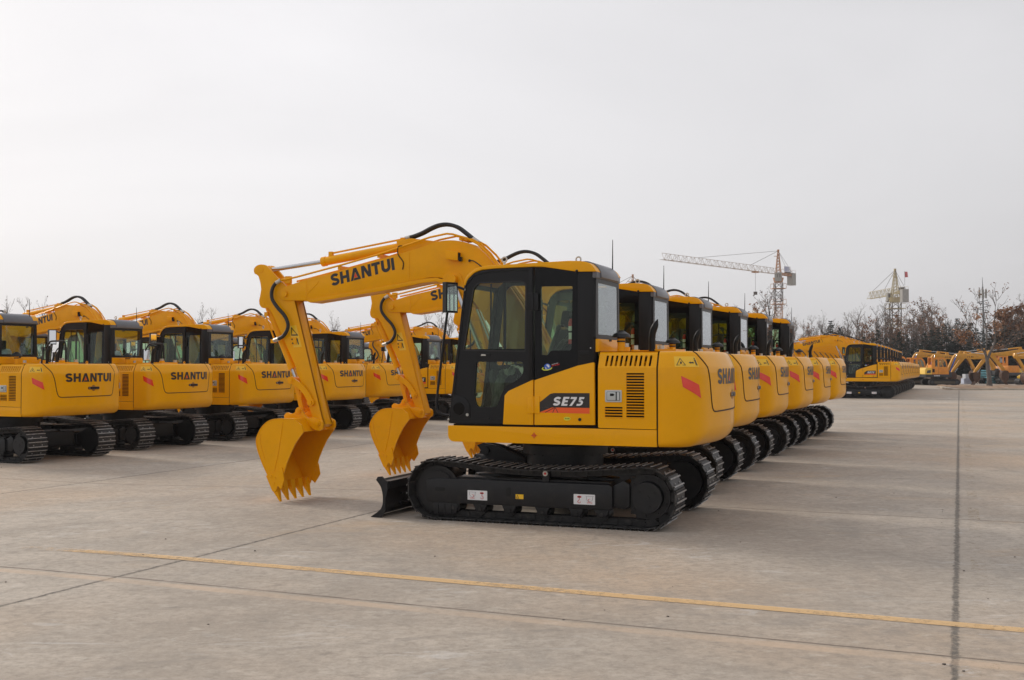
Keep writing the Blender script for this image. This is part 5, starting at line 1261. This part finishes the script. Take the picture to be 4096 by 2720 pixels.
for px, yt, Y, lab in ((20,1205,62,'bare tree top at the left photo edge'), (95,1212,60,'bare tree top with seed balls left of the first raised boom'), (170,1208,64,'bare tree top poking up behind the first boom cylinder'), (815,1232,78,'pale bare tree between the second and third booms'), (842,1250,80,'short pale bare tree right of its taller twin'),
    (1337,1262,82,'small bare tree top between the two hanging arms'), (1722,1248,78,'bare tree top right of the second arm'), (1765,1232,80,'bare tree top just left of the foreground cab'), (1800,1240,82,'bare tree top behind the foreground grab bar')):
    put('bare', px, yt, Y, lab, 'bare trees beyond the left rows', .8)
# tree on the island
def island_tree():
    rn = random.Random(33); r = empty('island_tree', label='lone young tree with sparse leaves on the sandy island', cat='tree'); Y = 83.5; X = (3957-2048)/4450*Y
    r.location = (X, Y, gI+.15)
    tk = MB(); tk.tube([(0,0,-.1),(-.02,0,.6),(-.12,0,1.5),(-.18,0,2.1)], .2, BARK, n=10, rs=[.24,.17,.13,.12])
    tk.tube([(-.18,0,2.05),(-.28,.1,2.5),(-.6,.1,3.1),(-.9,.2,3.9)], .09, BARK, n=7, rs=[.1,.07,.05,.03]); tk.tube([(-.17,0,2.0),(.1,0,2.6),(.35,-.1,3.2),(.45,-.1,4.0),(.40,0,4.8)], .1, BARK, n=7, rs=[.11,.09,.07,.05,.03])
    tk.tube([(-.2,0,2.15),(-.35,-.1,2.7),(-.2,-.1,3.4),(-.15,0,4.4)], .07, BARK, n=7, rs=[.08,.06,.05,.02]); tk.build('trunk', r)
    cr = MB(); tips = []
    def br(p, d, L_, rr, lev):
        path = [p]; q = p.copy(); dd = d.copy(); rs = [rr]
        for i in range(4): dd = (dd+Vector((rn.uniform(-1,1), rn.uniform(-1,1), rn.uniform(-.3,.6)))*.2).normalized(); q = q+dd*L_/4; path.append(q.copy()); rs.append(max(.009, rr*(1-.2*(i+1))))
        cr.tube(path, rr, BARK, n=4, caps=False, rs=rs)
        if lev == 2: tips.append(q); return
        for _ in range(5): a = rn.uniform(0, 6.28); br(path[rn.randint(1, 4)], (dd+Vector((math.cos(a), math.sin(a), .3))*.7).normalized(), L_*.55, rr*.5, lev+1)
    for p, d, L_ in (((-.9,.2,3.9),(-.7,0,.9),1.9), ((-.6,.1,3.1),(-1,.1,.5),2.2), ((.4,0,4.8),(.3,.1,1),1.7), ((.45,-.1,4.0),(.9,.1,.6),2.0), ((.35,-.1,3.2),(1,-.2,.4),1.9), ((-.15,0,4.4),(-.2,.2,1),1.8), ((.1,0,2.6),(1,.2,.3),1.6), ((-.35,-.1,2.7),(-1,-.2,.15),2.2), ((-.2,0,3.4),(.1,.5,1),2.0), ((-.9,.2,3.9),(.2,.2,1),1.5)):
        br(Vector(p), Vector(d).normalized(), L_, .045, 0)
    for p in tips:
        for _ in range(rn.choice((0, 0, 1, 2, 3))):
            c = p+Vector([rn.uniform(-1, 1) for _ in range(3)])*.15; s = .09*rn.uniform(.6, 1.3); a = Vector([rn.uniform(-1, 1) for _ in range(3)]).normalized(); b = a.orthogonal().normalized(); cr.add([c-a*s, c+b*s*.7, c+a*s, c-b*s*.7], [(0,1,2,3)], LBR)
    for cx, cz, sx, sz, n in ((-2.0,3.6,.35,.55,170), (-1.6,3.95,.5,.28,130), (-2.35,4.05,.25,.3,60), (.55,4.5,.5,.5,90), (-.95,5.2,.35,.4,60), (.6,2.9,.5,.3,70), (-1.0,3.2,.3,.25,60)):
        for _ in range(n):
            c = Vector((cx+rn.gauss(0, .45)*sx, rn.gauss(0, .25), cz+rn.gauss(0, .5)*sz)); s = .085*rn.uniform(.6, 1.3); a = Vector([rn.uniform(-1, 1) for _ in range(3)]).normalized(); b = a.orthogonal().normalized(); cr.add([c-a*s, c+b*s*.7, c+a*s, c-b*s*.7], [(0,1,2,3)], LRU)
    cr.build('crown', r, ang=180)
island_tree()

# ================================================================== TOWER CRANES
COR = mat('crane_orange', (.42, .20, .09), .6, var=.15); CWH = mat('crane_white', (.52, .45, .39), .6, var=.1); CYE = mat('crane_pale_yellow', (.40, .33, .18), .6, var=.15)
CDK = mat('crane_dark', (.08, .065, .055), .7); CCN = mat('crane_concrete', (.30, .29, .27), .85, var=.15); SGN = mat('crane_sign_blue', (.10, .12, .40), .5)
def truss(mb, p0, p1, w, h, n, m, r, tri=False, r2=None):
    p0, p1 = Vector(p0), Vector(p1); d = (p1-p0).normalized(); up = Vector((0,0,1)) if abs(d.z) < .9 else Vector((1,0,0))
    s = d.cross(up).normalized(); u_ = s.cross(d).normalized(); r2 = r2 or r*.6
    cs = [(-w/2, -h/2), (w/2, -h/2), (0, h/2)] if tri else [(-w/2, -h/2), (w/2, -h/2), (w/2, h/2), (-w/2, h/2)]
    P = lambda t, c: p0.lerp(p1, t)+s*c[0]+u_*c[1]
    for c in cs: mb.cyl(P(0, c), P(1, c), r, m, n=4, caps=False)
    for i in range(n):
        for k in range(len(cs)):
            a, b = cs[k], cs[(k+1) % len(cs)]; t0, t1 = i/n, (i+1)/n
            if i % 2: a, b = b, a
            mb.cyl(P(t0, a), P(t1, b), r2, m, n=3, caps=False); mb.cyl(P(t0, a), P(t0, b), r2, m, n=3, caps=False)
def crane(label, X, Y, zj, zap, jx, jy, cl, M1, M2, MJ, wm=1.8, sign=False, flag=False, jh=1.5, cabside=1):
    r = empty('tower_crane', (X, Y, 0), 0, label, 'tower crane', 'tower cranes behind the trees')
    jd = Vector((jx, jy, 0)); JL = jd.length; jd.normalize(); sd = Vector((-jd.y, jd.x, 0)); A = math.atan2(jd.y, jd.x)
    mb = MB(); truss(mb, (0,0,0), (0,0,zj-8), wm, wm, int((zj-8)/1.6), M1, .11); mb.build('mast', r)
    mb = MB(); truss(mb, (0,0,zj-8), (0,0,zj-3), wm*1.05, wm*1.05, 3, M2, .13)
    for z in (zj-8.8, zj-4.6):
        mb.box((0,0,z), (wm*1.9, wm*1.9, .15), M1)
        for a, b in ((1,1),(1,-1),(-1,1),(-1,-1)): mb.cyl((a*wm*.95, b*wm*.95, z), (a*wm*.95, b*wm*.95, z+1.3), .05, M1, n=4)
        for s in (1, -1): mb.box((0, s*wm*.95, z+1.3), (wm*1.9, .06, .06), M1); mb.box((s*wm*.95, 0, z+1.3), (.06, wm*1.9, .06), M1)
    mb.build('climbing_frame', r)
    mb = MB(); mb.cyl((0,0,zj-3), (0,0,zj-1.7), wm*.62, M1, r1=wm*.8, n=12); mb.build('slewing_ring', r)
    mb = MB(); n = 4; q = wm*.42
    for a, b in ((1,1),(1,-1),(-1,1),(-1,-1)): mb.cyl((a*q, b*q, zj-1.8), (a*.12, b*.12, zap), .11, M1, n=4)
    for i in range(9):
        t0, t1 = i/9, (i+1)/9; z0, z1 = zj-1.8+(zap-zj+1.8)*t0, zj-1.8+(zap-zj+1.8)*t1; q0, q1 = q*(1-t0)+.12*t0, q*(1-t1)+.12*t1
        for s in (1, -1): mb.cyl((s*q0, -q0, z0), (s*q1, q1, z1), .06, M1, n=3); mb.cyl((-q0, s*q0, z0), (q1, s*q1, z1), .06, M1, n=3); mb.cyl((q0, s*q0, z0), (-q1, s*q1, z1), .06, M1, n=3)
    mb.box((0,0,zap), (.5,.5,.5), M1); mb.box(jd*.9+Vector((0,0,zap-1.6)), (1.3,.4,.12), M1); mb.build('tower_head', r)
    mb = MB(); j0 = jd*wm*.5+Vector((0,0,zj)); j1 = jd*JL+Vector((0,0,zj+.2)); truss(mb, j0, j1, 1.1, jh, max(8, int(JL/1.7)), MJ, .075, tri=True); mb.build('jib', r)
    mb = MB(); c = jd*min(12, JL*.3)+Vector((0,0,zj-.9)); mb.box(c, (1.8,1.2,.35), M1, Matrix.Rotation(A, 3, 'Z')); mb.build('trolley', r)
    c0 = -jd*wm*.4; c1 = -jd*cl
    mb = MB(); truss(mb, c0+Vector((0,0,zj-.6)), c1+Vector((0,0,zj-.6)), 1.3, .5, 8, M1, .10); mb.box((c0+c1)/2+Vector((0,0,zj-.75)), (cl-1, 1.2, .12), M1, Matrix.Rotation(A, 3, 'Z'))
    for t in (.25, .5, .75, 1):
        p = c0.lerp(c1, t)
        for s in (1, -1): mb.cyl(p+sd*s*.65+Vector((0,0,zj-.5)), p+sd*s*.65+Vector((0,0,zj+.7)), .035, M1, n=3)
    for s in (1, -1): mb.cyl(c0+sd*s*.65+Vector((0,0,zj+.7)), c1+sd*s*.65+Vector((0,0,zj+.7)), .035, M1, n=3)
    mb.build('counter_jib', r)
    mb = MB(); mb.box(c1*.88+Vector((0,0,zj-1.7)), (2.0,1.6,3.3), CCN, Matrix.Rotation(A, 3, 'Z'), bev=.08); mb.build('counterweight', r)
    mb = MB(); mb.box(c1*.62+Vector((0,0,zj+.1)), (1.6,1.0,1.0), CDK, Matrix.Rotation(A, 3, 'Z')); mb.build('hoist_winch', r)
    mb = MB(); cc = jd*wm*.95+sd*cabside*.9+Vector((0,0,zj-1.6)); mb.box(cc, (1.5,1.3,2.3), CCN, Matrix.Rotation(A, 3, 'Z'), bev=.12); mb.box(cc+Vector((0,-.7,.3)), (.8,.1,.9), CDK); mb.build('operator_cabin', r)
    mb = MB(); ap = Vector((0,0,zap-.1))
    for t in ((.72, .25) if JL > 30 else (.85, .35)): mb.cyl(ap, j0.lerp(j1, t)+Vector((0,0,jh*.5)), .05, CDK, n=4)
    for s in (1, -1): mb.cyl(ap, c1*.85+sd*s*.6+Vector((0,0,zj-.3)), .045, CDK, n=4)
    mb.build('tie_bar', r)
    if sign:
        mb = MB(); cA = c0.lerp(c1, .15)+sd*.72*cabside+Vector((0,0,zj+.7)); cB = c0.lerp(c1, .62)+sd*.72*cabside+Vector((0,0,zj+.7)); dv = cB-cA
        F_ = lambda a, b, o: cA+dv*a+Vector((0,0,-.65+1.5*b))+sd*cabside*o
        mb.poly([F_(0,0,0), F_(1,0,0), F_(1,1,0), F_(0,1,0)], WHT)
        for k in range(4):
            x = .05+k*.235
            for p, w2 in (([(0,.85),(.19,.85)], .08), ([(.03,.85),(.03,.1)], .022), ([(.16,.85),(.16,.1)], .022), ([(0,.5),(.19,.5)], .07), ([(.095,.85),(.095,.12)], .022), ([(0,.14),(.19,.14)], .07)):
                if (k+int(p[0][1]*10)) % 4 == 3: continue
                a, b = p
                if a[1] == b[1]: qd = [(a[0], a[1]-w2/2), (b[0], a[1]-w2/2), (b[0], a[1]+w2/2), (a[0], a[1]+w2/2)]
                else: qd = [(a[0]-w2/2, b[1]), (a[0]+w2/2, b[1]), (a[0]+w2/2, a[1]), (a[0]-w2/2, a[1])]
                o_ = .03 if a[1] == b[1] else .05
                mb.poly([F_(x+c_[0], c_[1], o_) for c_ in qd], SGN)
        mb.build('sign_board', r)
        mb = MB(); hk = jd*min(12, JL*.3)+Vector((0,0,zj-1)); mb.cyl(hk, hk-Vector((0,0,5)), .04, CDK, n=4); mb.box(hk-Vector((0,0,5.4)), (.9,.5,.8), CDK, bev=.1); mb.build('hook_block', r)
    if flag:
        mb = MB(); p = c1*.93+Vector((0,0,zj+1)); mb.cyl(p, p+Vector((0,0,3.6)), .04, CDK, n=4)
        mb.grid(6, 8, lambda a, b: p+Vector((.75*a, .2*math.sin(a*5+b*2), 2.0+1.4*b)), mat('red_flag', (.55,.12,.13), .8)); mb.build('flag', r)
crane('tall orange tower crane with a long white jib reaching left over the excavators', 71.2, 297, 26.4, 32.0, -36.5, -40, 8.2, COR, CDK, CWH, sign=True)
crane('pale yellow tower crane with a short tilted jib and a red flag', 100.0, 290, 20.7, 26.3, 0.5, 23, 8.2, CYE, CDK, CYE, wm=2.2, flag=True, jh=1.9)
crane('far tower crane of which only the head tip shows above the second cab', 32.6, 300, 18.5, 25.6, -14, 14, 8, COR, CDK, CWH)
# telecom mast
STL = mat('mast_grey_steel', (.15, .16, .17), .55, var=.1)
Y = 200; X = (3933-2048)/4450*Y; r = empty('telecom_mast', (X, Y, 0), 0, 'slim grey telecom mast with antenna panels and a spiral ladder', 'mast')
mb = MB(); mb.tube([(.1,0,0),(.1,0,8),(0,0,15.6)], .3, STL, n=8, rs=[.26,.20,.12]); mb.build('pole', r)
mb = MB(); mb.tube([(0,0,15.5),(-.05,0,17.3)], .07, STL, n=5, rs=[.08,.03]); mb.build('lightning_rod', r)
for k in range(6):
    a = k*1.047; mb = MB(); x, y = .62*math.cos(a), .62*math.sin(a); mb.box((x, y, 14.3), (.22,.14,1.6), CCN); mb.cyl((0,0,14.3), (x,y,14.3), .04, STL, n=4); mb.build('antenna_panel', r)
mb = MB(); mb.tube([(.95*math.cos(t*.35), .95*math.sin(t*.35), 13.2-t*.060) for t in range(40)], .07, STL, n=5); mb.tube([(.3+.95*0,0,10.8),(.45,0,8)], .05, STL, n=4); mb.build('spiral_ladder', r)
# low far band of woodland behind everything, seen only as slivers between machines

HZ = bpy.data.materials.new('thin_haze'); HZ.use_nodes = True; t = HZ.node_tree; t.nodes.clear()
pv = N(t, 'ShaderNodeVolumePrincipled'); pv.inputs['Color'].default_value = (.90, .90, .92, 1); pv.inputs['Density'].default_value = .0004; pv.inputs['Anisotropy'].default_value = .2
o_ = N(t, 'ShaderNodeOutputMaterial'); t.links.new(pv.outputs[0], o_.inputs['Volume'])
mb = MB(); mb.box((0, 1270, 20), (2830, 2700, 44), HZ); hz = tag(mb.build('haze'), kind='stuff')
